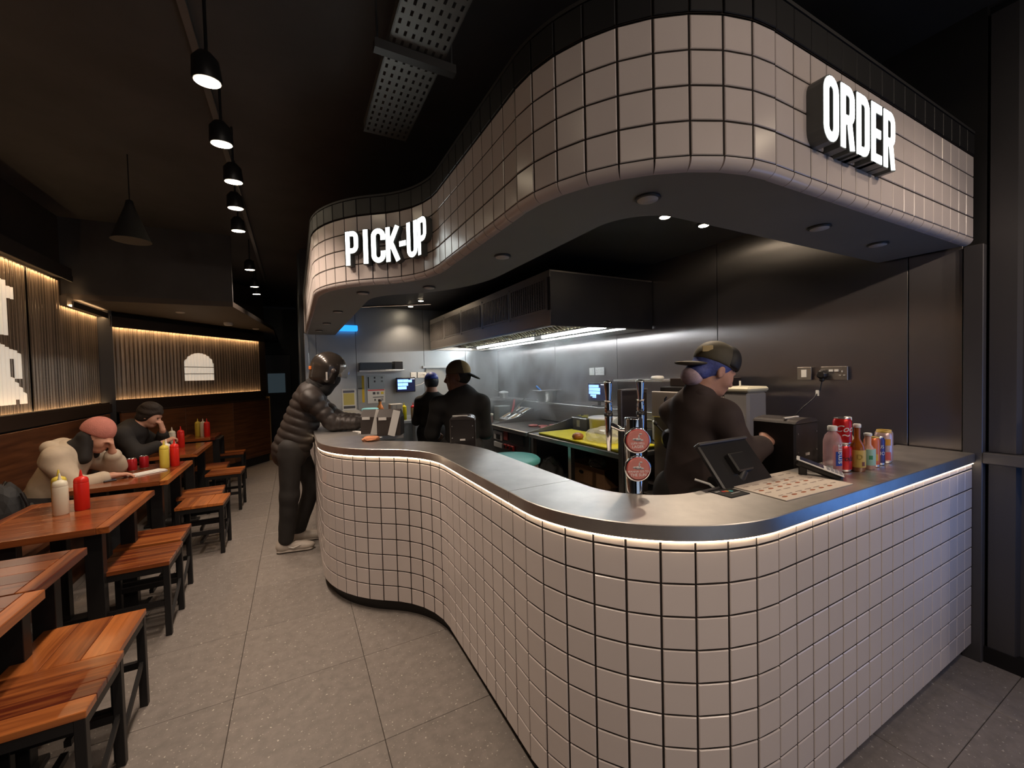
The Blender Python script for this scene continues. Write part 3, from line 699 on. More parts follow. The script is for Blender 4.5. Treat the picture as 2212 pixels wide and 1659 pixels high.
# ------------------------------------------------------------------ prep table and its load
t = empty('prep_table', (2.54, 2.95, 0), label='stainless prep table with lower shelf beside the griddle', cat='table')
MB().box((0, 0, .88), (.88, 1.36, .04), bev=.004).build('table_top', STEEL, t)
MB().box((0, 0, .42), (.82, 1.28, .03)).build('lower_shelf', STEEL, t)
for x in (-.40, .40):
    for y in (-.64, -.0, .64):
        if x > 0 and y == 0: continue
        MB().box((x, y, .43), (.04, .04, .86)).build('leg', STEEL, t)
MB().box((2.33, 2.90, .9115), (.40, 1.16, .022), bev=.005).build('cutting_board', mat('yellow_board', (.68, .60, .015), .45, var=.05, vs=12), label='bright yellow plastic cutting board on the prep table', cat='cutting board')
MB().lathe([(.030, 0), (.047, .008), (.052, .024), (.044, .042), (.022, .054), (.001, .057)], n=24).build('burger_bun', mat('bun_brown', (.36, .14, .045), .35, var=.2, vs=25), None, (2.20, 2.93, .923), label='single brown burger bun on the yellow board', cat='bun')
def crumple(name, size, loc, m, seed, label, cat, flat=.5, sub=3, amp=.25):
    bm = bmesh.new(); bmesh.ops.create_icosphere(bm, subdivisions=sub, radius=1); rnd = random.Random(seed)
    fr = [(Vector((rnd.uniform(-4, 4), rnd.uniform(-4, 4), rnd.uniform(-4, 4))), rnd.uniform(0, 6)) for _ in range(9)]
    for v in bm.verts:
        p = v.co.copy(); k = 1 + amp * sum(abs(math.sin(p.dot(f) + q)) for f, q in fr) / 9 - amp * .5
        v.co = Vector((p.x * size[0], p.y * size[1], max(p.z, -flat) * size[2] + flat * size[2])) * k
        v.co.z = max(v.co.z, 0)
    me = bpy.data.meshes.new(name); bm.to_mesh(me); bm.free()
    return link(name, me, m, None, loc, label=label, cat=cat)
CLING = mat('cling_bag', (.9, .9, .85), .12, alpha=.34, spec=.8)
crumple('plastic_bag', (.13, .19, .075), (2.33, 2.72, .923), CLING, 3, 'thin clear plastic bag crumpled beside the bun', 'plastic bag', amp=.5)
# containers at the back of the table
c = empty('topping_bin', (2.74, 3.48, .90), label='tall steel topping bin with paper tag and pickles', cat='container')
MB().box((0, 0, .06), (.20, .24, .12), bev=.004).build('body', mat('bin_dark_steel', (.16, .15, .14), .35, .9), c)
MB().box((0, 0, .125), (.22, .26, .012), bev=.003).build('rim', STEEL, c)
MB().box((-.103, .02, .07), (.003, .05, .07)).build('paper_tag', mat('paper_white', (.72, .70, .66), .7), c)
mb = MB(); rnd = random.Random(4)
for k in range(14): mb.lathe([(.018, 0), (.018, .006), (.001, .006)], (rnd.uniform(-.07, .05), rnd.uniform(-.08, .08), .131 + .004 * (k % 4)), 10)
mb.build('pickle_slices', mat('pickle_green', (.33, .30, .03), .4), c)
o = MB().lathe([(.14, 0), (.15, .01), (.155, .14), (.162, .145), (.162, .155), (.14, .157), (.001, .156)], n=36).build('round_tub', mat('tub_yellow_white', (.60, .53, .33), .35), None, (2.71, 3.16, .90), label='round white lidded tub behind the yellow cutting board', cat='tub')
MB().lathe([(.166, .148), (.166, .16), (.15, .166), (.001, .164)], n=36).build('lid', WHITE_PL, o)
c = empty('steel_pan_insert', (2.74, 2.80, .90), label='steel food pan with clear curved lid behind the plastic bag', cat='food pan')
MB().box((0, 0, .045), (.30, .34, .09), bev=.008).build('pan', STEEL, c)
A = [(-.16 + .32 * i / 8, .095 + .085 * math.sin(PI * i / 8)) for i in range(9)]
MB().strip([(x, -.17, z) for x, z in A], [(x, .17, z) for x, z in A], True).build('clear_lid', mat('clear_lid', (.8, .85, .8), .1, alpha=.35), c)
for y in (-.17, .17): MB().tube([(x, y, z) for x, z in A], .006).build('lid_rim', mat('lid_grey', (.55, .57, .57), .3), c)
o = MB().box((2.84, 2.46, .99), (.20, .26, .18), bev=.012).build('grey_dispenser', mat('dispenser_grey', (.45, .48, .47), .4), label='pale grey dispenser box at the back of the prep table', cat='dispenser')
MB().box((2.83, 2.46, 1.082), (.12, .16, .006), bev=.002).build('opening', BLACK_PL, o)
# under the table
o = empty('cardboard_box', (2.46, 3.17, .436), label='brown cardboard box with an oval hand hole on the lower shelf', cat='box')
CARD = mat('cardboard', (.52, .28, .14), .75, var=.08, vs=6)
MB().box((.17, 0, .085), (.34, .56, .17)).build('carton', CARD, o)
MB().box((.06, .0, .173), (.12, .56, .004)).box((.28, 0, .173), (.12, .56, .004)).build('flap', CARD, o)
MB().lathe([(.022, 0), (.022, .002), (.001, .002)], n=18, T=Matrix.Translation((-.0005, .06, .10)) @ Matrix.Rotation(-PI / 2, 4, 'Y') @ Matrix.Diagonal((.8, 1.6, 1, 1))).build('hand_hole', mat('hole_dark', (.03, .015, .01), .9), o)
crumple('bin_bag', (.11, .11, .13), (2.30, 3.52, .436), mat('clear_bag_grey', (.25, .25, .24), .2, alpha=.7), 8, 'crumpled clear bag on the lower shelf left of the cardboard box', 'plastic bag', amp=.6)
crumple('plastic_wrap', (.07, .09, .05), (2.52, 3.05, .612), CLING, 12, 'loose clear wrap lying on top of the cardboard box', 'plastic wrap', amp=.6)
# round tub with teal lid on the floor
b = empty('waste_bin', (1.75, 3.36, 0), label='round white bin with teal lid behind the counter', cat='bin')
MB().lathe([(.20, 0), (.235, .05), (.255, .68), (.265, .70)], n=36).build('body', mat('bin_cream', (.55, .46, .38), .45), b)
MB().lathe([(.272, .695), (.274, .72), (.25, .742), (.12, .752), (.001, .752)], n=36).build('lid', mat('teal_lid', (.10, .36, .33), .4), b)
# trolley with cleaning bottle
t = empty('trolley', (1.66, 4.02, 0), label='low dark trolley standing beside the griddle front', cat='trolley')
for x in (-.1, .1):
    for y in (-.13, .13): MB().box((x, y, .31), (.022, .022, .62)).build('leg', BLACK, t)
MB().box((0, 0, .625), (.24, .30, .02)).build('top', BLACK, t); MB().box((0, 0, .2), (.22, .28, .015)).build('shelf', BLACK, t)
o = MB().lathe([(.055, 0), (.06, .01), (.055, .10), (.034, .22), (.03, .26)], n=24).build('cleaning_bottle', WHITE_PL, None, (1.66, 4.02, .635), label='white cleaning bottle standing on the dark trolley', cat='bottle')
MB().lathe([(.036, .26), (.036, .29), (.03, .295)], n=20).build('cap', WHITE_PL, o)

# ------------------------------------------------------------------ wall shelf along the right kitchen wall, and what stands on it
s = empty('wall_shelf', (2.90, 4.2, 1.13), label='long narrow steel shelf along the kitchen wall behind the griddle', cat='shelf')
MB().box((0, 0, .0), (.25, 3.6, .025), bev=.003).build('shelf_board', STEEL, s)
MB().box((.02, 0, -.115), (.18, 3.6, .20)).build('service_duct', STEEL, s)
p = empty('steel_pot', (2.88, 4.48, 1.1425), label='steel bain-marie pot with blue handled ladle on the wall shelf', cat='pot')
MB().lathe([(.105, 0), (.115, .01), (.118, .125), (.13, .13), (.13, .136), (.001, .135)], n=32).build('body', CHROME if False else STEEL, p)
MB().box((0, 0, .142), (.30, .26, .006), bev=.002).build('lid', STEEL, p)
MB().tube([(-.04, .06, .13), (-.05, .10, .16), (-.055, .16, .195)], [.012, .014, .013]).build('ladle_handle', mat('handle_blue', (.03, .18, .55), .4), p)
p = empty('small_pan', (2.78, 5.52, 1.1425), label='small steel pan with white skimmer in the far kitchen corner', cat='pan')
MB().lathe([(.055, 0), (.06, .006), (.062, .075), (.068, .08)], n=24).build('body', STEEL, p)
MB().lathe([(.075, .085), (.06, .105), (.001, .115)], n=20).build('skimmer', WHITE_PL, p)
MB().tube([(-.02, .05, .095), (-.04, .16, .11), (-.05, .22, .135)], .006).build('handle', STEEL, p)
def kds(loc, rz, label, blocks, stand=True, w_=.30, h_=.205):
    e = empty('kitchen_screen', loc, rz, label=label, cat='screen')
    zc = .05 + h_ / 2 if stand else 0
    MB().box((0, .012, zc), (w_, .03, h_), bev=.006).build('housing', BLACK_PL, e)
    sc_ = MB().box((0, -.0045, zc), (w_ - .024, .002, h_ - .03)).build('display', mat('screen_dark', (.01, .012, .04), .2, emit=.15, ecol=(.03, .04, .16)), e)
    mb = MB(); mb2 = MB()
    for (x, z, a, b) in blocks: mb.box(((x + a / 2 - .5) * (w_ - .03), -.0062, zc + (.5 - z - b / 2) * (h_ - .035)), (a * (w_ - .03), .001, b * (h_ - .035)))
    mb.build('order_block', mat('screen_blue', (.1, .3, 1), .3, emit=2.2, ecol=(.22, .40, 1.0)), sc_)
    mb2.box((.10 * 1, -.0064, zc + .43 * h_ * .92), (.06, .001, .005)).build('header_text', mat('screen_white', (1, 1, 1), .3, emit=2.5, ecol=(.8, .85, 1)), sc_)
    if stand:
        MB().box((0, .03, .04), (.03, .02, .10)).build('neck', BLACK_PL, e); MB().box((0, .03, .005), (.14, .09, .01), bev=.003).build('foot', BLACK_PL, e)
    else: MB().box((0, .05, 0), (.08, .07, .08)).build('bracket', BLACK_PL, e)
    return e
kds((2.84, 3.43, 1.1425), -PI / 2, 'order screen on a stand on the wall shelf', [(.03, .05, .6, .16), (.03, .23, .68, .2), (.03, .45, .68, .18), (.12, .65, .35, .12), (.25, .78, .22, .08)])
kds((1.457, 6.10, 1.385), 0, 'order screen mounted on the kitchen back wall', [(.03, .05, .30, .24), (.34, .05, .30, .24), (.65, .10, .2, .2), (.03, .34, .28, .24), (.32, .34, .3, .24), (.03, .62, .5, .24)], False, .285, .215)

# topping rack with utensils beside the griddle back
r = empty('topping_rack', (2.57, 4.745, .86), label='slanted steel topping rack with utensils behind the griddle', cat='rack')
T = Matrix.Translation((0, 0, .13)) @ Matrix.Rotation(-math.radians(24), 4, 'Y')
MB().prism([(-.17, 0), (.17, 0), (.17, .20), (-.17, .06)], -.17, .17, T=Matrix.Rotation(PI / 2, 4, 'X')).build('rack_body', STEEL, r)
for y in (-.115, 0, .115):
    for x in (-.085, .075):
        w2 = MB().box((x, y, .006), (.145, .095, .012), bev=.004, T=T).build('pan_insert', mat('insert_rim', (.62, .62, .60), .3, .8), r)
        MB().box((x, y, .0125), (.115, .07, .002), T=T).build('filling', mat('filling_%d' % (abs(y) > 0), (.05, .05, .05) if y >= 0 else (.38, .25, .12), .6), w2)
MB().tube([(-.05, .03, .13), (.02, .10, .24), (.05, .14, .30)], [.014, .016, .015]).build('spatula_handle', mat('handle_red', (.62, .03, .03), .4), r)
MB().tube([(-.08, -.02, .10), (.10, -.10, .36)], .007).tube([(.10, -.10, .36), (.14, -.12, .42)], .014).build('spatula_handle', STEEL, r)
MB().tube([(-.10, .02, .09), (.06, -.02, .27)], .008).build('spatula_handle', STEEL, r)
# steel worktop run in the far corner with chip station
w5 = empty('corner_worktop', (2.62, 5.32, 0), label='stainless worktop in the far kitchen corner left of the griddle', cat='worktop')
MB().box((0, 0, .845), (.80, 1.46, .03), bev=.003).build('top', STEEL, w5)
MB().box((.03, 0, .43), (.72, 1.40, .80)).build('cabinet', mat('cabinet_dark', (.10, .10, .10), .4, .7), w5)
c = empty('chip_station', (2.66, 5.66, .86), label='heated chip scuttle full of fries in the kitchen corner', cat='chip scuttle')
MB().box((0, 0, .03), (.40, .50, .06), bev=.004).build('base', STEEL, c)
MB().box((.18, 0, .15), (.02, .50, .24)).box((0, -.25, .14), (.40, .012, .20)).build('side', STEEL, c)
MB().box((.0, 0, .265), (.42, .54, .016)).build('heat_hood', STEEL, c)
mb = MB()
for k in range(9): mb.cyl((-.212, -.22 + .055 * k, .255), (-.216, -.22 + .055 * k, .255), .010, n=8)
mb.build('vent_holes', WHITE_PL, c)
mb = MB(); rnd = random.Random(9)
for k in range(150):
    a, b_ = rnd.uniform(0, PI), rnd.uniform(-.5, .7); p0 = Vector((rnd.uniform(-.17, .12), rnd.uniform(-.15, .22), .07 + rnd.uniform(0, .07)))
    d = Vector((math.cos(a) * math.cos(b_), math.sin(a) * math.cos(b_), math.sin(b_))) * .03
    mb.cyl(p0 - d, p0 + d, .005, n=4, smooth=False)
mb.build('fries', mat('fries_yellow', (.62, .44, .10), .5), c, kind='stuff')
MB().box((2.60, 5.22, .96), (.18, .16, .20), bev=.006).build('steel_container', mat('grey_green_steel', (.42, .46, .44), .4, .5), label='tall pale steel container between chip station and topping rack', cat='container')
o = MB().lathe([(.04, 0), (.042, .005), (.042, .09)], n=20).build('spice_jar', mat('jar_pink', (.48, .33, .27), .4), None, (2.33, 5.05, .86), label='small spice jar with cream lid on the corner worktop', cat='jar')
MB().lathe([(.046, .09), (.046, .115), (.04, .118)], n=20).build('lid', mat('lid_cream', (.62, .57, .44), .5), o)

# ------------------------------------------------------------------ sockets on the steel walls
def socket(loc, rz, label, gangs, m, plug=None):
    e = empty('wall_socket', loc, rz, label=label, cat='socket'); w_ = .086 if gangs == 1 else .146
    MB().box((0, -.005, 0), (w_, .01, .086), bev=.002).build('plate', m, e)
    if gangs == 1: MB().box((0, -.012, 0), (.032, .006, .05), bev=.001).build('rocker', WHITE_PL, e)
    else:
        for sx in (-1, 1):
            MB().box((sx * .015, -.012, .018), (.022, .006, .014)).build('rocker', WHITE_PL, e)
            mb = MB().box((sx * .045, -.0115, .012), (.007, .004, .012)).box((sx * .045 - .011, -.0115, -.012), (.010, .004, .006)).box((sx * .045 + .011, -.0115, -.012), (.010, .004, .006)); mb.build('pin_holes', mat('hole_grey', (.5, .48, .45), .5), e)
    return e
SP = mat('steel_plate', (.36, .34, .32), .35, .9)
socket((3.018, 1.506, 1.468), -PI / 2, 'single steel switch plate left of the plugged socket', 1, SP)
socket((3.018, 1.335, 1.468), -PI / 2, 'double steel socket with a black plug right of the till worker', 2, SP)
e = empty('power_plug', (2.99, 1.385, 1.462), label='black plug with a drooping cable and white tag', cat='plug')
MB().lathe([(.030, 0), (.033, .006), (.026, .03), (.018, .036)], n=20, T=Matrix.Rotation(-PI / 2, 4, 'Y')).box((-.016, 0, -.03), (.022, .026, .03), bev=.006).build('plug_body', BLACK_PL, e)
MB().tube([(-.016, 0, -.04), (-.02, .01, -.10), (-.05, .03, -.15), (-.10, .07, -.21), (-.14, .12, -.29), (-.15, .14, -.385)], .004).build('cable', BLACK_PL, e)
MB().box((-.034, .018, -.118), (.006, .018, .036)).build('cable_tag', WHITE_PL, e)
socket((3.018, 3.72, 1.515), -PI / 2, 'single white switch on the wall above the standing screen', 1, WHITE_PL)
socket((3.018, 3.585, 1.515), -PI / 2, 'double white socket on the wall above the standing screen', 2, WHITE_PL)
socket((1.60, 6.19, 1.525), 0, 'single white switch on the kitchen back wall', 1, WHITE_PL)
o = socket((1.735, 6.19, 1.525), 0, 'double white socket with white plug on the kitchen back wall', 2, WHITE_PL)
MB().box((.05, -.03, -.005), (.045, .04, .045), bev=.008).build('plug', WHITE_PL, o)
MB().tube([(.05, -.04, -.03), (.04, -.045, -.09), (-.03, -.05, -.14), (-.13, -.055, -.16)], .005).build('cord', WHITE_PL, o)

# ------------------------------------------------------------------ shake corner
sp = MB().box((2.18, 2.235, .86), (.26, .025, 1.03), bev=.002).build('end_panel', mat('dark_steel_panel', (.10, .085, .08), .35, .9, var=.1, vs=3, world=True), label='tall dark steel end panel between prep table and shake machine', cat='panel')
MB().box((2.052, 2.23, .86), (.012, .035, 1.03)).box((2.18, 2.23, 1.378), (.26, .035, .01)).build('edge_trim', STEEL, sp)
MB().box((2.18, 2.235, .17), (.26, .025, .34)).build('lower_panel', BLACK, sp)
m_ = empty('shake_machine', (2.36, 2.02, 0), label='stainless milkshake machine with black dispensing door', cat='machine')
SHK = mat('shake_steel', (.46, .41, .37), .33, .9, var=.08, vs=4, world=True)
MB().box((.31, .0, .66), (.60, .40, 1.32), bev=.008).build('body', SHK, m_)
MB().box((-.004, .02, 1.265), (.03, .34, .19), bev=.006).build('header_panel', mat('shake_header', (.55, .49, .44), .4, .5), m_)
me = text_mesh('&Jersey', .052, .0006, .004, italic=.35); link('lettering', me, mat('script_blue', (.06, .07, .11), .5), m_, (-.0205, .0, 1.255), (PI / 2, 0, -PI / 2))
mb = MB()
for k, (a, b_) in enumerate(((.0, .0), (.008, .018), (-.008, .02))): mb.tube([(-.021, .05 + a, 1.27), (-.021, .055 + b_ * .6, 1.30 + a), (-.021, .05 - b_ * .4, 1.325)], .0025, 6)
mb.build('antler_mark', mat('script_blue', (.06, .07, .11), .5), m_)
MB().lathe([(.075, 0), (.08, .02), (.075, .07), (.05, .085)], n=32, T=Matrix.Translation((0, -.02, 1.03)) @ Matrix.Rotation(-PI / 2, 4, 'Y')).build('dispensing_door', BLACK_PL, m_)
MB().tube([(-.06, .05, 1.08), (-.09, .085, 1.13)], .007).lathe([(.012, 0), (.016, .012), (.001, .028)], (-.09, .085, 1.125), 14).build('lever', BLACK_PL, m_)
MB().cyl((-.03, -.0, .98), (-.05, -.0, .93), .018).build('nozzle', BLACK_PL, m_)
MB().box((-.06, 0, .62), (.16, .34, .02), bev=.004).build('drip_tray', STEEL, m_)
MB().cyl((-.002, .0, .83), (-.012, .0, .83), .014).build('lock', BLACK_PL, m_)
MB().box((.32, .0, 1.355), (.52, .36, .07), bev=.006).build('hopper_lid', BLACK_PL, m_)
MB().box((.36, .02, 1.42), (.36, .34, .06), bev=.004).build('top_tray', mat('tray_brown_black', (.035, .026, .024), .4), m_)
o = empty('soft_serve_machine', (2.55, 1.69, 0), label='pale grey drinks machine behind the till worker', cat='machine')
SG = mat('machine_grey', (.34, .33, .33), .4, .3)
MB().box((.10, 0, .70), (.20, .18, 1.32), bev=.015).build('body', SG, o)
MB().box((.10, 0, 1.375), (.22, .20, .035), bev=.012).build('top_cover', mat('machine_cream', (.58, .55, .42), .4), o)
MB().lathe([(.06, 0), (.065, .01), (.06, .06), (.03, .07)], n=26, T=Matrix.Translation((-.0, .01, 1.18)) @ Matrix.Diagonal((.8,.8,.8,1)) @ Matrix.Rotation(-PI / 2, 4, 'Y')).build('dispenser', mat('machine_cream2', (.50, .46, .44), .4), o)
MB().box((-.002, .0, 1.0), (.01, .12, .20)).build('recess', BLACK_PL, o)
MB().cyl((.1, .03, 1.39), (.1, .03, 1.43), .006).build('knob', WHITE_PL, o)
o = MB().box((2.93, 2.86, 1.42), (.19, .62, .02), bev=.002).build('upper_shelf', mat('shelf_bright', (.75, .75, .74), .25, .8), label='short bright steel shelf on the wall behind the beer taps', cat='shelf')
MB().lathe([(.05, 0), (.06, .01), (.05, .03), (.001, .035)], n=20).build('shallow_bowl', WHITE_PL, None, (2.90, 2.66, 1.431), label='small pale bowl on the short wall shelf', cat='bowl')

# ------------------------------------------------------------------ beer font
CR, CD = Vector((.883, -.469, 0)), Vector((.469, .883, 0))
f = empty('beer_font', (1.128, 1.155, .895), label='chrome beer font with two taps and round red badges', cat='beer tap')
MB().lathe([(.036, 0), (.038, .006), (.036, .012), (.0335, .02), (.0335, .440), (.031, .446), (.001, .447)], n=36).build('column', CHROME, f)
fa = math.atan2(-CD.y, -CD.x)
for z, words, tint in ((.366, ('LUPA HELL', 'LAGER'), (.42, .06, .055)), (.262, ('WANNA GO TO', 'THE SUN'), (.50, .09, .075))):
    T = Matrix.Translation(Vector((0, 0, z)) - CD * .046) @ Matrix.Rotation(math.atan2(-CD.x, CD.y) + 0, 4, 'Z') @ Matrix.Rotation(PI / 2, 4, 'X')
    bd = MB().lathe([(.047, -.012), (.049, 0), (.047, .006), (.043, .006)], n=40, T=T).build('badge_rim', CHROME, f)
    MB().lathe([(.0435, .0055), (.0435, .0068), (.001, .0069)], n=40, T=T).build('badge_face', mat('badge_red_%d' % (z * 1000), tint, .35, var=.25, vs=40), bd)
    MB().lathe([(.0395, .0070), (.0395, .0074), (.038, .0074)], n=40, T=T).build('badge_ring', mat('badge_pink', (.62, .22, .18), .4), bd)
    T2 = T @ Matrix.Translation((0, .004, .0073))
    mb = MB()
    for cx, cy, rx, ry in ((.0, .0, .013, .006), (.012, -.003, .009, .004), (-.013, .001, .007, .004), (.004, .010, .003, .008), (.010, .020, .006, .003)): mb.lathe([(1, 0), (1, .0004), (.01, .0004)], n=14, T=T2 @ Matrix.Translation((cx, cy, 0)) @ Matrix.Diagonal((rx, ry, 1, 1)))
    mb.build('badge_emblem', mat('emblem_grey', (.58, .55, .54), .5), bd)
    mb = MB()
    for cx, cy, r_ in ((-.018, .010, .009), (.016, .009, .008), (-.01, .017, .006)): mb.lathe([(r_, -.0003), (r_, 0), (.0005, 0)], (0, 0, 0), 14, T=T2 @ Matrix.Translation((cx, cy, 0)))
    mb.build('badge_spots', mat('badge_orange', (.75, .22, .03), .5), bd)
    for k, wd in enumerate(words):
        me = text_mesh(wd, .0105 if k == 0 else .0145, .0003, .006); me.transform(T @ Matrix.Translation((0, -.010 - .0125 * k, .0078))); link('badge_text', me, mat('badge_white', (.85, .82, .78), .5), bd)
def tap(off, name):
    c = Vector((off[0], off[1], 0))
    tp = MB().lathe([(.004, .315), (.008, .318), (.013, .40), (.015, .44), (.015, .455), (.013, .458)], c, 20).lathe([(.011, .458), (.015, .47), (.015, .49), (.012, .50), (.017, .51)], c, 20).build('tap_body', CHROME, f)
    MB().lathe([(.0165, .45), (.0165, .462), (.012, .463)], c, 20).build('tap_collar', BLACK_PL, tp)
    MB().lathe([(.009, .495), (.011, .52), (.0165, .575), (.016, .583), (.006, .588)], c, 20).build('tap_handle', CHROME, tp)
    MB().tube([Vector((0, 0, .40)), c * .5 + Vector((0, 0, .40)), c + Vector((0, 0, .42))], .010).build('shank', CHROME, tp)
tap(-CR * .086 + CD * .03, 'l'); tap(CR * .046 + CD * .055, 'r')

# ------------------------------------------------------------------ till area
pm = empty('till_monitor', (1.575, 1.105, .895), label='black till monitor seen from behind on its stand', cat='monitor')
T = Matrix.Translation((0, 0, .31)) @ Matrix.Rotation(math.radians(-38), 4, 'X')
MB().box((0, .004, -.12), (.31, .022, .245), bev=.006, T=T).build('housing', mat('till_black', (.018, .017, .017), .3), pm)
MB().box((0, -.001, .004), (.31, .034, .012), bev=.003, T=T).build('top_edge', mat('till_edge', (.09, .085, .08), .3), pm)
MB().box((.06, -.004, .0105), (.028, .01, .003), T=T).build('sticker', WHITE_PL, pm)
MB().box((0, -.018, -.10), (.10, .03, .08), bev=.006, T=T).build('mount', BLACK_PL, pm)
MB().tube([(0, -.09, .21), (-.05, -.09, .14), (-.08, -.075, .02)], [.022, .022, .026], 10).build('stand', BLACK_PL, pm)
MB().box((-.09, -.02, .008), (.20, .12, .016), bev=.004).build('foot', BLACK_PL, pm)
MB().tube([(-.17, .0, .18), (-.15, -.05, .17), (-.13, -.085, .14), (-.11, -.10, .08), (-.09, -.10, .02)], .005).build('cable', WHITE_PL, pm)
card = empty('card_sign', (1.398, .955, 1.0602), -.02, label='black payment card sign with coloured logos in front of the till', cat='sign')
MB().box((0, 0, .0015), (.105, .095, .003), bev=.001).build('plate', BLACK_PL, card)
mb = MB()
for k, (x, y, r_, col) in enumerate(((-.012, .012, .008, (.55, .03, .03)), (.002, .010, .008, (.65, .25, .03)), (.016, .004, .009, (.05, .35, .35)))):
    MB().lathe([(r_, .003), (r_, .0036), (.001, .0036)], (x, y, 0), 16).build('logo_dot', mat('logo_%d' % k, col, .5), card)
link('logo_text', text_mesh('pay', .018, .0002), WHITE_PL, card, (-.034, .022, .0034)); link('logo_text', text_mesh('contactless', .011, .0002), WHITE_PL, card, (.012, -.018, .0034))
mn = empty('menu_sheet', (1.678, .904, 1.0602), -.045, label='white printed menu sheet with burger photos lying on the countertop', cat='menu')
MB().box((0, 0, .0018), (.415, .245, .0036), bev=.0008).build('sheet', mat('menu_white', (.74, .64, .54), .5), mn)
rnd = random.Random(2); ph = MB(); tx = MB(); gr = MB()
for r_ in range(5):
    y = .085 - .042 * r_
    for c_ in range(7):
        x = -.17 + .055 * c_
        if (r_ in (2, 4) and c_ < 6) or (r_ == 1 and 1 < c_ < 5): ph.lathe([(1, .0036), (1, .0041), (.02, .0041)], (0, 0, 0), 10, T=Matrix.Translation((x, y - .012, 0)) @ Matrix.Diagonal((.014, .006, 1, 1)))
        tx.box((x + rnd.uniform(-.004, .004), y + .004, .0038), (rnd.uniform(.02, .04), .0028, .0004)); gr.box((x, y - .001, .0038), (rnd.uniform(.015, .038), .0016, .0004))
ph.build('burger_photos', mat('print_red', (.40, .12, .05), .6), mn); tx.build('heading_lines', mat('print_brown', (.20, .12, .10), .7), mn); gr.build('text_lines', mat('print_grey', (.42, .38, .34), .7), mn)
cr = empty('card_reader', (1.915, .905, 1.0602), .12 - PI / 2 + .1, label='card payment terminal with white frame beside the water bottle', cat='card reader')
T = Matrix.Translation((0, 0, .028)) @ Matrix.Rotation(math.radians(22), 4, 'X')
cr.rotation_euler.z = -1.1
T = Matrix.Translation((0, 0, .034)) @ Matrix.Rotation(math.radians(20), 4, 'Y')
MB().box((0, 0, -.006), (.165, .075, .026), bev=.008, T=T).build('housing', BLACK_PL, cr)
MB().box((0, 0, .0075), (.168, .080, .006), bev=.003, T=T).build('frame', WHITE_PL, cr)
MB().box((-.03, 0, .0112), (.085, .064, .002), T=T).build('display', mat('reader_glass', (.03, .035, .07), .1), cr)
kp = MB()
for a in range(4):
    for b_ in range(3): kp.box((.028 + .0145 * a, -.02 + .02 * b_, .0118), (.010, .014, .003), T=T)
kp.build('keypad', mat('key_grey', (.30, .30, .32), .4), cr)
MB().box((-.055, 0, .02), (.03, .06, .04), bev=.004).build('foot', BLACK_PL, cr)
def printer(loc, rz, label, sx, sy, h):
    e = empty('receipt_printer', loc, rz, label=label, cat='printer')
    M_ = mat('printer_black', (.020, .016, .015), .32)
    MB().box((0, 0, h / 2), (sx, sy, h), bev=.008).build('body', M_, e)
    A = [(sx / 2 * math.cos(PI * i / 8), h - .004 + .022 * math.sin(PI * i / 8)) for i in range(9)]
    MB().prism(A, -sy / 2, sy / 2, T=Matrix.Rotation(PI / 2, 4, 'X')).build('lid', mat('printer_lid', (.05, .042, .04), .25), e)
    MB().box((0, -sy / 2 - .001, h * .42), (.05, .003, .03)).build('serial_label', mat('paper_white', (.72, .70, .66), .7), e)
    MB().box((.0, -sy / 2 - .001, h * .58), (.035, .003, .012)).build('serial_label', mat('paper_white', (.72, .70, .66), .7), e)
    mb = MB()
    for x in (-.4, .4):
        for z in (.62, .86): mb.cyl((x * sx, -sy / 2, z * h), (x * sx, -sy / 2 - .003, z * h), .004, n=8)
    mb.build('screws', STEEL, e); MB().box((-sx * .1, -sy * .2, h + .018), (sx * .6, .01, .006)).build('paper_slot', mat('paper_white', (.72, .70, .66), .7), e)
    return e
printer((2.13, 1.155, .895), 0, 'black receipt printer standing behind the drinks', .20, .20, .36)
dr = empty('cash_drawer', (1.80, 1.16, .895), label='low black cash drawer between till monitor and printer', cat='cash drawer')
MB().box((0, 0, .06), (.24, .20, .12), bev=.01).build('housing', BLACK_PL, dr); MB().box((0, -.102, .06), (.20, .006, .08), bev=.002).build('drawer_front', mat('till_edge', (.09, .085, .08), .3), dr); MB().box((.06, -.107, .07), (.02, .004, .01)).build('lock', CHROME, dr)

# drinks on display
RED = mat('can_red', (.60, .012, .012), .25, .3); CANM = mat('can_silver', (.62, .61, .60), .25, .9)
def wrap_text(s, size, r, z, ang, m, par, vertical=False, it=0., xs=1.):
    me = text_mesh(s, size, .0003, .004, xs=xs, italic=it)
    for v in me.vertices:
        x, y, d = v.co.x, v.co.y, v.co.z
        if vertical: x, y = -y, x
        a = x / r + ang; v.co = ((r + .0006 + d) * math.cos(a), (r + .0006 + d) * math.sin(a), z + y)
    return link('lettering', me, m, par)
VIEW = math.atan2(-.883, -2.0)
def can(loc, label, col, lidcol, h=.115, r=.033, m=0.3, name='drink_can'):
    e = empty(name, loc, label=label, cat='can')
    MB().lathe([(.024, 0), (.027, .003), (r, .012), (r, h - .014), (r * .83, h - .003)], n=32).build('body', mat('can_%02d%02d%02d' % tuple(int(c * 99) for c in col), col, .28, m), e)
    MB().lathe([(r * .84, h - .003), (r * .85, h), (r * .79, h), (r * .76, h - .004), (.001, h - .004)], n=32).build('lid', lidcol, e)
    MB().lathe([(.0285, .0035), (r + .0002, .012), (r + .0002, .0125)], n=32).build('base_ring', CANM, e)
    return e
YEL = mat('lid_gold', (.70, .42, .08), .3, .6)
va = math.atan2(-.9, -2.07)
c1 = can((2.085, .895, 1.0602), 'red cola can at the bottom of the stack of two', (.55, .010, .012), CANM, .116); wrap_text('cola', .034, .033, .06, va + .5, BLACK_PL, c1, it=.4)
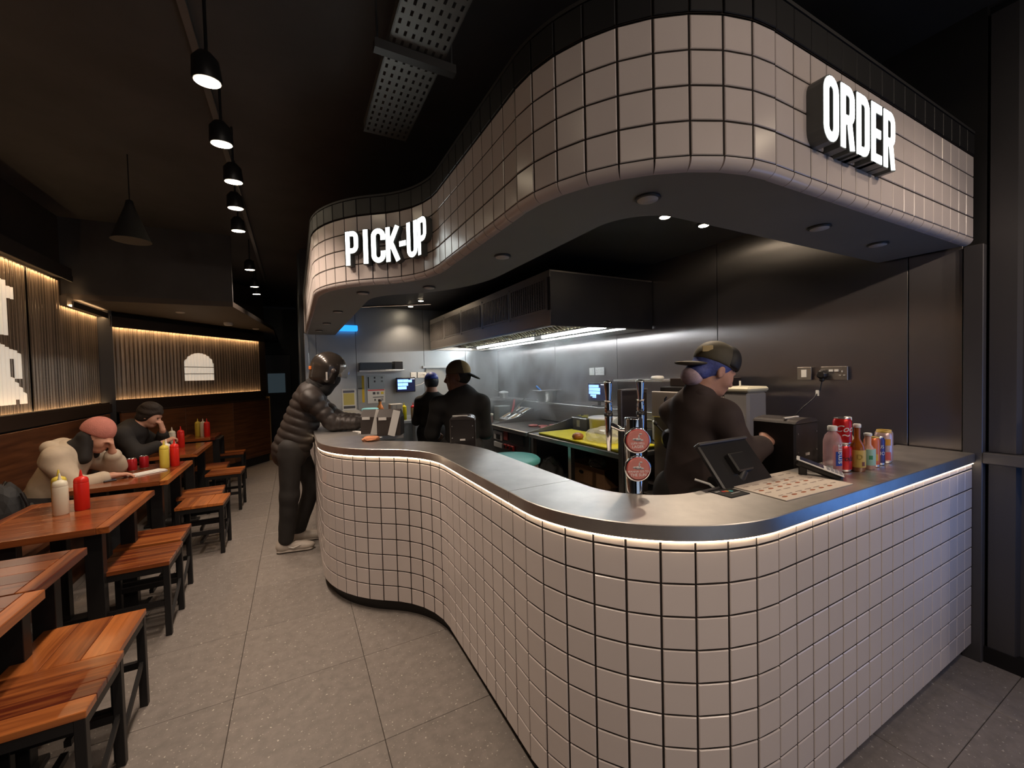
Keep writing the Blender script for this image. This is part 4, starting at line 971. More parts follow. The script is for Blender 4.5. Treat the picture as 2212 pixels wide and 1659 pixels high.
c2 = can((2.085, .895, 1.1764), 'red cola can on top of the stack of two with white script', (.56, .012, .012), CANM, .116); wrap_text('Coca', .040, .033, .07, va + .42, WHITE_PL, c2, it=.4); wrap_text('~', .05, .033, .045, va + .42, WHITE_PL, c2)
wb_ = empty('water_bottle', (2.025, .905, 1.0602), label='clear water bottle with white cap and blue smart label', cat='bottle')
MB().lathe([(.028, 0), (.0335, .006), (.0335, .060), (.0325, .068), (.0335, .076), (.0335, .135), (.027, .160), (.014, .176), (.013, .185)], n=36).build('body', mat('pink_water', (.86, .55, .56), .06, alpha=.38, spec=.8), wb_)
MB().lathe([(.017, .180), (.0175, .183), (.0175, .199), (.015, .201)], n=28).build('cap', WHITE_PL, wb_)
def label_patch(r, a0, a1, z0, z1, m, par, n=10, name='label'):
    A = [(r * math.cos(a0 + (a1 - a0) * i / n), r * math.sin(a0 + (a1 - a0) * i / n)) for i in range(n + 1)]
    return MB().strip([(x, y, z0) for x, y in A], [(x, y, z1) for x, y in A], True).build(name, m, par)
label_patch(.0340, va + .35, va + 1.25, .035, .095, mat('label_blue', (.02, .05, .30), .35), wb_)
wrap_text('smart', .036, .0344, .085, va + .78, WHITE_PL, wb_, vertical=True)
label_patch(.0338, va - .6, va + .05, .012, .035, mat('paper_white', (.72, .70, .66), .7), wb_, name='barcode_label')
def bottle(loc, label, body, lab, cap, h, r, lz, neck=.38, alpha=.85, nl=None):
    e = empty('glass_bottle', loc, label=label, cat='bottle')
    MB().lathe([(r * .85, 0), (r, .006), (r, h * .46), (r * .92, h * .54), (r * neck, h * .68), (r * neck, h * .93)], n=30).build('body', body, e)
    MB().lathe([(r * neck + .002, h * .92), (r * neck + .003, h * .93), (r * neck + .003, h * .985), (r * neck, h)], n=24).build('cap', cap, e)
    MB().lathe([(r + .0006, h * lz[0]), (r + .0008, h * lz[0] + .001), (r + .0008, h * lz[1])], n=30).build('label', lab, e)
    if nl: MB().lathe([(r * .60, h * .60), (r * neck + .0012, h * .69), (r * neck + .0012, h * .90)], n=24).build('neck_label', nl, e)
    return e
AMB = mat('amber_glass', (.30, .085, .012), .08, spec=.7); YL = mat('label_yellow', (.62, .42, .10), .5)
b1 = bottle((2.135, .862, 1.0602), 'amber glass bottle with plain yellow label', AMB, YL, WHITE_PL, .205, .0285, (.10, .46))
label_patch(.0296, va + .55, va + .95, .027, .045, mat('label_brown_dot', (.15, .05, .03), .5), b1, name='seal'); wrap_text('D', .03, .0298, .065, va + .3, mat('label_gold_dark', (.42, .28, .06), .5), b1)
bottle((2.205, .925, 1.0602), 'tall bottle with blue and yellow neck label behind the peach soda', mat('pale_glass', (.55, .50, .36), .1), YL, WHITE_PL, .225, .0285, (.10, .46), .42, nl=mat('label_teal_blue', (.05, .28, .38), .4))
b2 = bottle((2.222, .858, 1.0602), 'small peach soda bottle with teal leaf label', mat('peach_soda', (.66, .36, .27), .12), mat('label_teal', (.36, .58, .48), .5), WHITE_PL, .158, .026, (.12, .56), .45)
label_patch(.0272, va + .1, va + .6, .045, .062, mat('leaf_green', (.05, .25, .10), .5), b2, name='leaf_print')
c3 = can((2.285, .868, 1.0602), 'slim orange fruit drink can with gold lid', (.70, .16, .06), YL, .133, .0285); label_patch(.0292, va, va + .8, .03, .06, mat('can_print_yellow', (.75, .40, .03), .4), c3)
c4 = can((2.345, .872, 1.0602), 'slim dark blue drink can with white lettering', (.06, .05, .16), CANM, .128, .0285); wrap_text('MIO', .022, .0287, .055, va + .4, WHITE_PL, c4); wrap_text('JUS', .020, .0287, .085, va + .4, WHITE_PL, c4)
c5 = can((2.413, .872, 1.0602), 'silver and pink drink can with a round orange print', (.66, .46, .44), YL, .145, .033, .4); label_patch(.0336, va - .1, va + .75, .085, .115, mat('print_orange', (.72, .32, .02), .45), c5); label_patch(.0336, va - .1, va + .75, .018, .055, mat('print_coral', (.66, .12, .09), .45), c5)
can((2.478, .895, 1.0602), 'pale lilac drink can rightmost in the row of drinks', (.60, .50, .58), YL, .145, .033, .4)

# ------------------------------------------------------------------ pick-up side
MB().box((.605, 4.75, 1.036), (.34, 2.75, .047), bev=.002).build('pickup_shelf', STEEL_TOP, label='wide steel shelf extending the countertop on the corridor side', cat='countertop')
sweep(MB(), 2.75, 4.45, [(.30, .86), (.50, .86), (.50, .895), (.30, .895)]).build('pickup_back_shelf', STEEL, None, label='lower steel work shelf behind the pick-up curve', cat='shelf')
printer((1.02, 2.66, .895), -.42, 'black receipt printer at the pick-up curve of the counter', .17, .20, .325)
KRAFT = mat('dark_bag', (.040, .030, .026), .6, var=.15, vs=8)
def food_bag(loc, rz, label, sx, sy, h):
    e = empty('takeaway_bag', loc, rz, label=label, cat='bag')
    x, y = sx / 2, sy / 2
    vs_ = [(-x, -y, 0), (x, -y, 0), (x, y, 0), (-x, y, 0), (-x, -y, h * .72), (x, -y, h * .70), (x, y, h * .72), (-x, y, h * .70), (-x * .92, -.012, h), (x * .92, -.012, h), (x * .92, .012, h), (-x * .92, .012, h)]
    MB().add(vs_, [(3, 2, 1, 0), (0, 1, 5, 4), (1, 2, 6, 5), (2, 3, 7, 6), (3, 0, 4, 7), (4, 5, 9, 8), (5, 6, 10, 9), (6, 7, 11, 10), (7, 4, 8, 11), (8, 9, 10, 11)]).build('bag_body', KRAFT, e)
    MB().box((x * .2, -y - .004, h * .52), (.055, .002, .20), bev=.0005, T=Matrix.Rotation(.25, 4, 'Y')).build('receipt', mat('paper_white', (.72, .70, .66), .7), e)
    MB().box((-x * .5, -y - .003, h * .66), (.06, .002, .022)).build('sticker', mat('paper_white', (.72, .70, .66), .7), e)
    return e
food_bag((.56, 3.50, 1.0602), -.35, 'dark takeaway bag under the rider hands, left of the two', .17, .13, .19)
food_bag((.66, 3.30, 1.0602), -.45, 'dark takeaway bag with a long white receipt hanging down', .18, .13, .20)
crumple('orange_napkin', (.06, .045, .022), (.47, 3.06, 1.0602), mat('napkin_orange', (.62, .25, .12), .8), 21, 'crumpled orange napkin on the pick-up counter', 'napkin', amp=.5)
o = MB().box((.50, 3.19, 1.0608), (.13, .08, .0012), .5).build('paper_slip', mat('paper_white', (.72, .70, .66), .7), label='flat white paper slip beside the orange napkin', cat='paper')
MB().box((.46, 3.62, 1.0625), (.035, .15, .004), .35).box((.47, 3.52, 1.0625), (.05, .04, .004), .1).build('receipt_curl', mat('paper_white', (.72, .70, .66), .7), label='torn white receipt strip next to the rider arm', cat='receipt')
# back counter of the kitchen
k = empty('back_worktop', (.98, 5.80, 0), label='steel worktop along the kitchen back wall with white edge strip', cat='worktop')
MB().box((0, 0, .915), (1.25, .76, .03), bev=.003).build('top', STEEL, k)
for x in (-.49, -.29, -.09, .12, .33, .53): MB().box((x, -.384, .912), (.19, .012, .04), bev=.002).build('edge_strip', mat('edge_white', (.62, .64, .65), .4), k)
for x in (-.58, .58):
    for y in (-.33, .33): MB().box((x, y, .45), (.04, .04, .90)).build('leg', STEEL, k)
MB().box((0, 0, .35), (1.18, .70, .03)).build('lower_shelf', STEEL, k)
o = MB().box((1.19, 5.60, 1.04), (.16, .14, .21), bev=.003).build('carton_stack', mat('carton_cream', (.55, .50, .44), .6), label='cream cardboard carton on the kitchen back worktop', cat='box')
MB().box((1.19, 5.529, 1.04), (.006, .002, .19)).box((1.13, 5.529, 1.04), (.012, .002, .19)).build('printed_stripe', mat('stripe_grey', (.35, .33, .32), .6), o)
# tubs and bottles left of it
o = MB().lathe([(.085, 0), (.09, .01), (.095, .15), (.10, .155)], n=30).build('blue_tub', mat('tub_blue_clear', (.18, .45, .58), .25), None, (.86, 5.58, .93), label='translucent blue tub on the kitchen back worktop', cat='tub')
MB().lathe([(.104, .15), (.104, .175), (.09, .18), (.001, .18)], n=30).build('lid', mat('lid_cyan', (.25, .62, .68), .4), o)
MB().box((.86, 5.47, 1.01), (.10, .004, .05)).build('label', mat('label_sky', (.12, .36, .70), .5), o).matrix_parent_inverse = Matrix.Translation((-.86, -5.58, -.93))
o = MB().lathe([(.040, 0), (.045, .01), (.045, .16), (.030, .20), (.020, .215), (.020, .26)], n=24).build('orange_bottle', mat('orange_sauce', (.60, .20, .05), .35), None, (1.005, 5.68, .93), label='orange sauce bottle on the kitchen back worktop', cat='bottle')
MB().lathe([(.024, .255), (.024, .28), (.018, .285)], n=18).build('cap', mat('cap_dark', (.05, .03, .03), .4), o)
def burger(loc, label):
    e = empty('burger', loc, label=label, cat='burger')
    B_ = mat('bun_gold', (.50, .27, .08), .4, var=.15, vs=30)
    MB().lathe([(.045, 0), (.052, .008), (.050, .022), (.001, .022)], n=22).build('bottom_bun', B_, e); MB().lathe([(.050, .022), (.054, .028), (.050, .036), (.001, .036)], n=22).build('patty', mat('cooked_patty', (.06, .03, .02), .6), e)
    MB().lathe([(.054, .036), (.056, .050), (.046, .070), (.020, .083), (.001, .085)], n=22).build('top_bun', B_, e)
burger((1.055, 5.50, .93), 'wrapped burger with golden bun on the kitchen back worktop')
def squeeze(loc, label, col, group, s=1., name='sauce_bottle', tip=None):
    e = empty(name, loc, label=label, cat='sauce bottle', group=group); e.scale = (s, s, s)
    cm = mat('squeeze_%02d%02d%02d' % tuple(int(c * 99) for c in col), col, .32, spec=.4)
    MB().lathe([(.031, 0), (.0345, .005), (.0345, .158), (.033, .166), (.031, .170)], n=28).build('body', cm, e)
    tm = tip or cm
    MB().lathe([(.0335, .168), (.034, .172), (.033, .184), (.028, .196), (.014, .203), (.009, .206)], n=28).build('cap', tm, e)
    MB().lathe([(.009, .205), (.0075, .215), (.0035, .243), (.0025, .245)], n=16).build('nozzle', tm, e)
    return e
REDS, WHT, YELS = (.62, .02, .012), (.70, .66, .52), (.62, .50, .07)
squeeze((1.295, 5.56, .93), 'bright yellow mustard bottle on the kitchen back worktop', (.72, .62, .01), None, .93)
squeeze((1.42, 5.58, .93), 'brown sauce bottle with red cap on the kitchen back worktop', (.42, .30, .20), None, .9, tip=mat('cap_red', (.60, .02, .03), .4))
MB().box((1.50, 5.60, 1.01), (.07, .012, .16), .3).build('white_sheet', mat('paper_white', (.72, .70, .66), .7), label='upright white paper bag beside the red capped bottle', cat='paper bag')
# wall things on the kitchen back wall
def poster(x0, x1, z0, z1, label, prints, m, cat='poster'):
    e = empty('poster', ((x0 + x1) / 2, 6.192, (z0 + z1) / 2), label=label, cat=cat); W, H_ = x1 - x0, z1 - z0
    MB().box((0, 0, 0), (W, .004, H_)).build('sheet', m, e)
    for k_, (a, b_, c_, d_, col) in enumerate(prints): MB().box(((a + c_ / 2 - .5) * W, -.0028, (.5 - b_ - d_ / 2) * H_), (c_ * W, .001, d_ * H_)).build('printed_block', mat('print_%02d%02d%02d' % tuple(int(q * 99) for q in col), col, .6), e)
PW = mat('paper_white', (.72, .70, .66), .7)
poster(.588, .767, .998, 1.357, 'yellow and white notice sheet pinned by the rider helmet', [(.06, .07, .84, .09, (.12, .12, .16)), (.08, .18, .8, .46, (.52, .44, .14)), (.07, .68, .86, .10, (.08, .08, .09)), (.07, .84, .86, .14, (.20, .35, .62))], PW)
poster(.80, .885, 1.15, 1.535, 'narrow grey and yellow chart strip on the kitchen back wall', [(.62, .0, .38, 1., (.66, .44, .03)), (.0, .45, .7, .03, (.05, .05, .05))], mat('paper_grey', (.36, .36, .34), .7))
poster(.922, 1.166, 1.34, 1.53, 'upper white instruction sheet with four small diagrams', [(.05, .08, .07, .85, (.05, .05, .05)), (.40, .08, .09, .14, (.08, .08, .08)), (.40, .36, .09, .14, (.08, .08, .08)), (.80, .08, .12, .14, (.25, .25, .25)), (.80, .36, .12, .14, (.25, .25, .25))], mat('paper_cool', (.62, .64, .65), .6))
poster(.925, 1.170, 1.135, 1.335, 'lower white instruction sheet with a red heading line', [(.03, .03, .94, .08, (.55, .06, .08)), (.30, .2, .15, .18, (.06, .06, .07)), (.52, .2, .15, .18, (.2, .2, .2)), (.76, .2, .16, .18, (.72, .55, .06)), (.3, .55, .62, .06, (.15, .15, .15)), (.38, .7, .08, .15, (.1, .1, .1)), (.75, .68, .14, .18, (.3, .3, .3))], PW)
o = MB().box((1.11, 6.10, 1.60), (.62, .18, .02), bev=.002).build('microwave_shelf', STEEL, label='steel shelf on the kitchen back wall above the notices', cat='shelf')
MB().box((1.03, 6.10, 1.665), (.44, .16, .105), bev=.004).build('dark_appliance', mat('appliance_glass', (.02, .023, .028), .15), label='long dark glass fronted appliance on the back wall shelf', cat='appliance')
MB().box((1.345, 6.10, 1.672), (.12, .16, .12), bev=.004).build('dark_box', BLACK_PL, label='small black box at the right end of the back wall shelf', cat='box')
MB().box((.66, 6.12, 2.20), (.30, .06, .08), bev=.01).build('blue_wall_reflection', mat('blue_reflection_glow', (.05, .3, .8), .4, emit=1.6, ecol=(.02, .28, .85)), label='glowing blue patch imitating a reflection high on the kitchen back wall', cat='painted reflection')  # glowing box added to imitate a blue reflection in the steel wall
MB().cyl((.36, 6.0, 2.44), (1.6, 5.2, 2.44), .012, n=10).build('ceiling_pipe', STEEL, label='thin steel pipe under the kitchen ceiling near the back wall', cat='pipe')

# ------------------------------------------------------------------ dining furniture
WOODX = wood_mat('plank_wood_x', (.095, .016, .006), (.48, .150, .036), 0)
WOODY = wood_mat('plank_wood_y', (.095, .016, .006), (.48, .150, .036), 1)
TWOODX = wood_mat('table_wood_x', (.10, .026, .010), (.30, .088, .026), 0, .2, .5)
PANELW = wood_mat('bench_panel_wood', (.060, .020, .009), (.17, .062, .024), 1, .4, .15)
PANELX = wood_mat('bench_panel_wood_x', (.075, .027, .012), (.22, .085, .032), 0, .4, .15)
def stool(x, y, rz, along, label):
    e = empty('wooden_stool', (x, y, 0), rz, label=label, cat='stool', group='wooden stools along the aisle'); n = 4 if along == 'x' else 3; S = .345; w_ = S / n
    for i in range(n):
        o = -S / 2 + w_ * (i + .5)
        if along == 'x': MB().box((0, 0, 0), (S, w_ - .0015, .026), bev=.0025).build('plank', WOODX, e, (0, o, .437))
        else: MB().box((0, 0, 0), (w_ - .0015, S, .026), bev=.0025).build('plank', WOODY, e, (o, 0, .437))
    q = S / 2 - .018
    for sx in (-1, 1):
        for sy in (-1, 1): MB().box((sx * q, sy * q, .212), (.030, .030, .424), bev=.002).build('leg', BLACK, e)
    for sy in (-1, 1):
        MB().box((0, sy * q, .405), (S - .065, .026, .034)).build('apron_rail', BLACK, e); MB().box((0, sy * q, .20), (S - .065, .022, .030)).build('stretcher', BLACK, e)
    for sx in (-1, 1): MB().box((sx * q, 0, .405), (.026, S - .065, .034)).build('apron_rail', BLACK, e)
    MB().box((0, 0, .12), (.022, S - .065, .026)).build('stretcher', BLACK, e)
    MB().tube([(q, -q + .01, .05), (q, q - .01, .21)], .010, 4, False).build('diagonal_brace', BLACK, e)
    return e
for a in ((-.828, 2.346, 0, 'y', 'near wooden stool with light and dark planks, farther of the front pair'), (-.812, 2.000, 0, 'x', 'nearest wooden stool with crosswise striped planks at the bottom left'),
          (-.892, 3.680, 0, 'x', 'wooden stool behind the one with the chipped corner, second pair'), (-.868, 3.282, 0, 'x', 'wooden stool in front of its twin beside the first full table'),
          (-.825, 4.905, .04, 'x', 'wooden stool touching the one with a dark plank, third pair'), (-.752, 4.535, -.04, 'y', 'wooden stool with one dark plank in its seat'),
          (-.955, 6.340, 0, 'x', 'wooden stool half hidden at the third table'), (-.752, 5.885, -.05, 'x', 'wooden stool with narrow bright seat edge facing the aisle'),
          (-.865, 7.330, 0, 'x', 'farthest wooden stool near the end of the wood panelling')): stool(*a)
def table(x0, x1, y0, y1, label, n=7):
    e = empty('dining_table', ((x0 + x1) / 2, (y0 + y1) / 2, 0), label=label, cat='table', group='dining tables along the bench'); W, D = x1 - x0, y1 - y0; pw = D / n; en = .055
    for i in range(n): MB().box((0, 0, 0), (W - 2 * en - .001, pw - .0012, .036), bev=.0015).build('plank', TWOODX, e, (0, -D / 2 + pw * (i + .5), .732))
    for sx in (-1, 1): MB().box((0, 0, 0), (en - .001, D - .001, .036), bev=.0025).build('end_strip', WOODY if sx > 0 else WOODY, e, (sx * (W / 2 - en / 2), 0, .732))
    ly = D / 2 - (.10 if D < .6 else .15)
    for sx in (-.13, .20):
        for sy in (-1, 1): MB().box((sx, sy * ly, .357), (.075, .055, .714), bev=.002).build('leg', BLACK, e)
    MB().box((.035, 0, .70), (.42, D - .25, .025)).build('under_frame', BLACK, e)
    for sy in (-1, 1): MB().box((.035, sy * ly, .012), (.46, .09, .024), bev=.003).build('foot_bar', BLACK, e)
    return e
for a in ((-1.50, -.856, 1.385, 2.185, 'nearest dining table cut off by the left picture edge'), (-1.50, -.888, 2.197, 2.640, 'narrow dining table pushed against the nearest one', 4), (-1.52, -.905, 2.955, 3.772, 'dining table with white and red bottles nearest the viewer'),
          (-1.51, -.898, 4.09, 4.975, 'dining table in front of the diner in a pink beanie'), (-1.53, -.935, 5.41, 6.33, 'dining table in front of the diner in black'), (-1.38, -.972, 6.78, 7.38, 'farthest dining table at the corner of the panelling')): table(*a)
# bench along the left wall
b = empty('banquette', (-1.75, 4.0, 0), label='long dark wooden bench along the left wall behind the tables', cat='bench')
MB().box((0, 0, 0), (.03, 5.2, .70), bev=.003).build('backrest', PANELW, b, (-.225, 0, .80))
MB().box((0, 0, 0), (.45, 5.2, .04), bev=.004).build('seat', PANELW, b, (.02, 0, .45))
MB().box((0, 0, 0), (.03, 5.2, .43)).build('front_panel', PANELW, b, (.20, 0, .215))
# panelling on the angled wall
b = empty('panelled_screen', D0 + DN * .10, DA, label='wood panelled low wall under the arch emblem', cat='panelling')
for i in range(3): MB().box((0, 0, 0), (DL / 3 - .002, .03, 1.0), bev=.002).build('wood_panel', PANELX, b, (.06 + DL / 3 * (i + .5), 0, .64))
MB().box((DL / 2, .01, .07), (DL, .03, .14)).build('kick_board', BLACK, b)
MB().box((DL / 2 + .06, .02, 1.15), (DL, .07, .02)).build('cap_rail', mat('trim_brown', (.035, .020, .013), .45), b)
MB().box((DL + .05, .05, .60), (.02, .14, 1.2)).build('end_edge', mat('panel_edge', (.26, .16, .08), .5), b)

# bottles on the tables
G = 'sauce bottles on the dining tables'
for loc, col, t in (((-1.243, 3.385, .7502), WHT, 'white sauce bottle in front on the table nearest the viewer'), ((-1.172, 3.445, .7502), REDS, 'red ketchup bottle beside the white one on the nearest full table'), ((-1.30, 3.53, .7502), YELS, 'yellow mustard bottle hidden behind the white bottle'),
                    ((-1.046, 4.680, .7502), YELS, 'yellow mustard bottle beside the napkin on the second table'), ((-.985, 4.735, .7502), REDS, 'red ketchup bottle behind the yellow one on the second table'), ((-1.055, 4.79, .7502), WHT, 'white sauce bottle hidden behind the second table bottles'),
                    ((-1.262, 5.995, .7502), WHT, 'white sauce bottle in front of the diner in black'), ((-1.188, 6.02, .7502), REDS, 'red ketchup bottle in front of the diner in black'),
                    ((-1.205, 7.08, .7502), YELS, 'yellow mustard bottle on the farthest table'), ((-1.085, 6.97, .7502), REDS, 'red ketchup bottle on the farthest table'), ((-1.14, 7.04, .7502), WHT, 'white sauce bottle behind the red one on the farthest table'),
                    ((-1.082, 2.305, .7502), REDS, 'red ketchup bottle cut off by the left picture edge')): squeeze(loc, t, col, G)
c = can((-1.262, 4.665, .7502), 'red drink can nearer the pink beanie diner', (.40, .015, .02), CANM); c = can((-1.205, 4.755, .7502), 'red drink can behind the first on the second table', (.38, .012, .02), CANM)
o = empty('paper_napkin', (-1.12, 4.50, .7502), .75, label='white folded paper napkin on the second table', cat='napkin')
MB().box((0, 0, .003), (.24, .11, .004), bev=.001).build('lower_fold', PW, o); MB().box((.01, .01, .009), (.22, .10, .004), .06, bev=.001).build('upper_fold', PW, o)
o = MB().box((0, 0, .008), (.075, .15, .010), bev=.003).build('mobile_phone', BLACK_PL, None, (-1.33, 4.36, .747), (0, 0, .5), label='dark mobile phone lying on the second table', cat='phone')
MB().box((0, 0, .0136), (.068, .14, .001)).build('screen', mat('reader_glass', (.03, .035, .07), .1), o)
o = crumple('backpack', (.10, .105, .19), (-1.845, 4.27, .472), mat('backpack_grey', (.035, .038, .042), .7, var=.2, vs=9), 31, 'dark grey backpack on the bench beside the pink beanie diner', 'backpack', flat=.8, amp=.22)
MB().tube([(.10, -.05, .28), (.13, -.06, .20), (.125, -.05, .08)], .012, 6).build('strap', BLACK_PL, o); MB().box((.105, .03, .12), (.03, .13, .12), bev=.012).build('front_pocket', mat('backpack_light', (.075, .080, .085), .7), o)
MB().tube([(0, -.03, .335), (0, 0, .36), (0, .03, .335)], .008, 6).build('grab_handle', BLACK_PL, o)

# ------------------------------------------------------------------ people: smooth-blended volumes meshed as one surface
V3 = lambda *a: np.array(a, dtype=np.float64)
def unit(v): return np.asarray(v, float) / np.linalg.norm(v)
def cap(a, b, ra, rb=None, k=.03, flat=None, quilt=None, sub=False): return dict(t='c', a=np.asarray(a, float), b=np.asarray(b, float), ra=ra, rb=ra if rb is None else rb, k=k, flat=flat, quilt=quilt, sub=sub)
def ell(c, r, R=None, k=.03, sub=False): return dict(t='e', c=np.asarray(c, float), r=np.asarray(r, float), R=np.eye(3) if R is None else R, k=k, sub=sub)
def pbound(p):
    if p['t'] == 'c':
        m = max(p['ra'], p['rb']) + (p['quilt'][0] if p['quilt'] else 0); return np.minimum(p['a'], p['b']) - m, np.maximum(p['a'], p['b']) + m
    m = p['r'].max(); return p['c'] - m, p['c'] + m
def sdf_mesh(name, prims, h, wr=0., wf=30., smooth=1):
    lo = np.min([pbound(p)[0] for p in prims if not p['sub']], 0) - 4 * h; hi = np.max([pbound(p)[1] for p in prims if not p['sub']], 0) + 4 * h
    n = np.ceil((hi - lo) / h).astype(int) + 1
    F = np.full(n, .5, np.float32); ax = [lo[i] + h * np.arange(n[i]) for i in range(3)]
    for p in prims:
        a, b = pbound(p); m = p['k'] + 3 * h
        i0 = np.clip(((a - m - lo) / h).astype(int), 0, n - 1); i1 = np.clip(((b + m - lo) / h).astype(int) + 2, 1, n)
        sl = tuple(slice(i0[i], i1[i]) for i in range(3))
        X, Y, Z = np.meshgrid(*[ax[i][sl[i]] for i in range(3)], indexing='ij'); P = np.stack([X, Y, Z], -1)
        if p['t'] == 'c':
            A = p['a']; D = p['b'] - A; L2 = D @ D + 1e-12; Q = P - A
            t = np.clip((Q @ D) / L2, 0, 1); W = Q - t[..., None] * D
            if p['flat'] is not None:
                nn, f = p['flat']; W = W + (W @ nn)[..., None] * nn * (f - 1)
            r = p['ra'] + (p['rb'] - p['ra']) * t
            if p['quilt']: r = r + p['quilt'][0] * (np.abs(np.sin(PI * t * p['quilt'][1])) ** .6 - .6)
            d = np.sqrt((W * W).sum(-1)) - r
        else:
            q = (P - p['c']) @ p['R'].T; k0 = np.sqrt(((q / p['r']) ** 2).sum(-1)); k1 = np.sqrt(((q / p['r'] ** 2) ** 2).sum(-1)) + 1e-9; d = k0 * (k0 - 1) / k1
        f0 = F[sl]; k = p['k']
        if p['sub']:
            hh = np.clip(.5 - .5 * (f0 + d) / k, 0, 1); F[sl] = f0 * (1 - hh) - d * hh + k * hh * (1 - hh)
        else:
            hh = np.clip(.5 + .5 * (f0 - d) / k, 0, 1); F[sl] = f0 * (1 - hh) + d * hh - k * hh * (1 - hh)
    if wr:
        X, Y, Z = np.meshgrid(*ax, indexing='ij', sparse=True)
        F += (wr * (np.sin(wf * (Z + .35 * X) + 3 * np.sin(9 * Y)) * np.sin(wf * .6 * (Y - .5 * Z) + 2) + .5 * np.sin(wf * 1.7 * (Z - .6 * Y + .2 * X)))).astype(np.float32)
    S = F < 0
    c = S[:-1, :-1, :-1].astype(np.int8)
    for dx in (0, 1):
        for dy in (0, 1):
            for dz in (0, 1):
                if dx + dy + dz: c = c + S[dx:n[0] - 1 + dx, dy:n[1] - 1 + dy, dz:n[2] - 1 + dz]
    act = (c > 0) & (c < 8); I = np.argwhere(act); idx = np.full(act.shape, -1, np.int64); idx[act] = np.arange(len(I))
    acc = np.zeros((len(I), 3)); cnt = np.zeros(len(I))
    C8 = [(x, y, z) for x in (0, 1) for y in (0, 1) for z in (0, 1)]
    for a in C8:
        for k in range(3):
            if a[k]: continue
            b = list(a); b[k] = 1
            fa = F[I[:, 0] + a[0], I[:, 1] + a[1], I[:, 2] + a[2]]; fb = F[I[:, 0] + b[0], I[:, 1] + b[1], I[:, 2] + b[2]]
            m = (fa < 0) != (fb < 0); t = np.where(m, fa / np.where(m, fa - fb, 1), 0)
            q = np.tile(np.array(a, float), (len(I), 1)); q[:, k] += t; acc[m] += q[m]; cnt[m] += 1
    V = lo + h * (I + acc / cnt[:, None]); faces = []
    for k in range(3):
        u, v = (k + 1) % 3, (k + 2) % 3
        s0 = [slice(1, n[i] - 1) for i in range(3)]; s0[k] = slice(0, n[k] - 1); s1 = list(s0); s1[k] = slice(1, n[k])
        A, B = S[tuple(s0)], S[tuple(s1)]; off = np.array([1, 1, 1]); off[k] = 0
        for cond, flip in ((A & ~B, False), (~A & B, True)):
            E_ = np.argwhere(cond) + off; q = []
            for du, dv in ((0, 0), (-1, 0), (-1, -1), (0, -1)):
                g = E_.copy(); g[:, u] += du; g[:, v] += dv; q.append(idx[g[:, 0], g[:, 1], g[:, 2]])
            q = np.stack(q, 1); faces.append(q[:, ::-1] if flip else q)
    Q = np.concatenate(faces); Q = Q[(Q >= 0).all(1)]
    for _ in range(smooth):
        s = np.zeros_like(V); w_ = np.zeros(len(V))
        for a, b in ((0, 1), (1, 2), (2, 3), (3, 0)):
            np.add.at(s, Q[:, a], V[Q[:, b]]); np.add.at(s, Q[:, b], V[Q[:, a]]); np.add.at(w_, Q[:, a], 1); np.add.at(w_, Q[:, b], 1)
        V = V * .5 + .5 * s / np.maximum(w_, 1)[:, None]
    me = bpy.data.meshes.new(name); me.vertices.add(len(V)); me.vertices.foreach_set('co', V.astype(np.float32).ravel())
    me.loops.add(Q.size); me.polygons.add(len(Q)); me.loops.foreach_set('vertex_index', Q.ravel().astype(np.int32))
    me.polygons.foreach_set('loop_start', np.arange(0, Q.size, 4, dtype=np.int32)); me.polygons.foreach_set('use_smooth', np.ones(len(Q), bool)); me.update(calc_edges=True)
    return me
def chain(pts, rad, k=.03, flat=None, quilt=None):
    return [cap(pts[i], pts[i + 1], rad[i], rad[i + 1], k, flat, quilt[i] if quilt else None) for i in range(len(pts) - 1)]
def frame(f, u):
    f = unit(f); l = unit(np.cross(u, f)); return np.stack([f, l, np.cross(f, l)])     # rows: forward, left, up
def head_prims(c, f, u, s=1.):
    R = frame(f, u); W = lambda x, y, z: np.asarray(c) + s * (np.array([x, y, z]) @ R)
    P = [ell(W(-.012, 0, .03), s * V3(.098, .077, .103), R, .02), ell(W(.028, 0, -.035), s * V3(.068, .060, .085), R, .03), ell(W(.048, 0, -.092), s * V3(.040, .040, .028), R, .025),
         cap(W(.090, 0, .006), W(.110, 0, -.034), s * .007, s * .012, .012), cap(W(.102, -.011, -.038), W(.102, .011, -.038), s * .008, s * .008, .010), cap(W(.082, -.036, .018), W(.082, .036, .018), s * .010, s * .010, .018),
         cap(W(.086, -.020, -.066), W(.086, .020, -.066), s * .008, s * .008, .012), ell(W(.055, .048, -.03), s * V3(.025, .018, .03), R, .03), ell(W(.055, -.048, -.03), s * V3(.025, .018, .03), R, .03)]
    for y in (-1, 1):
        P += [ell(W(-.008, y * .078, -.012), s * V3(.020, .009, .034), R, .008), ell(W(-.002, y * .086, -.010), s * V3(.010, .006, .018), R, .006, True), ell(W(.097, y * .031, -.002), s * V3(.014, .017, .010), R, .012, True)]
    return P, W, R
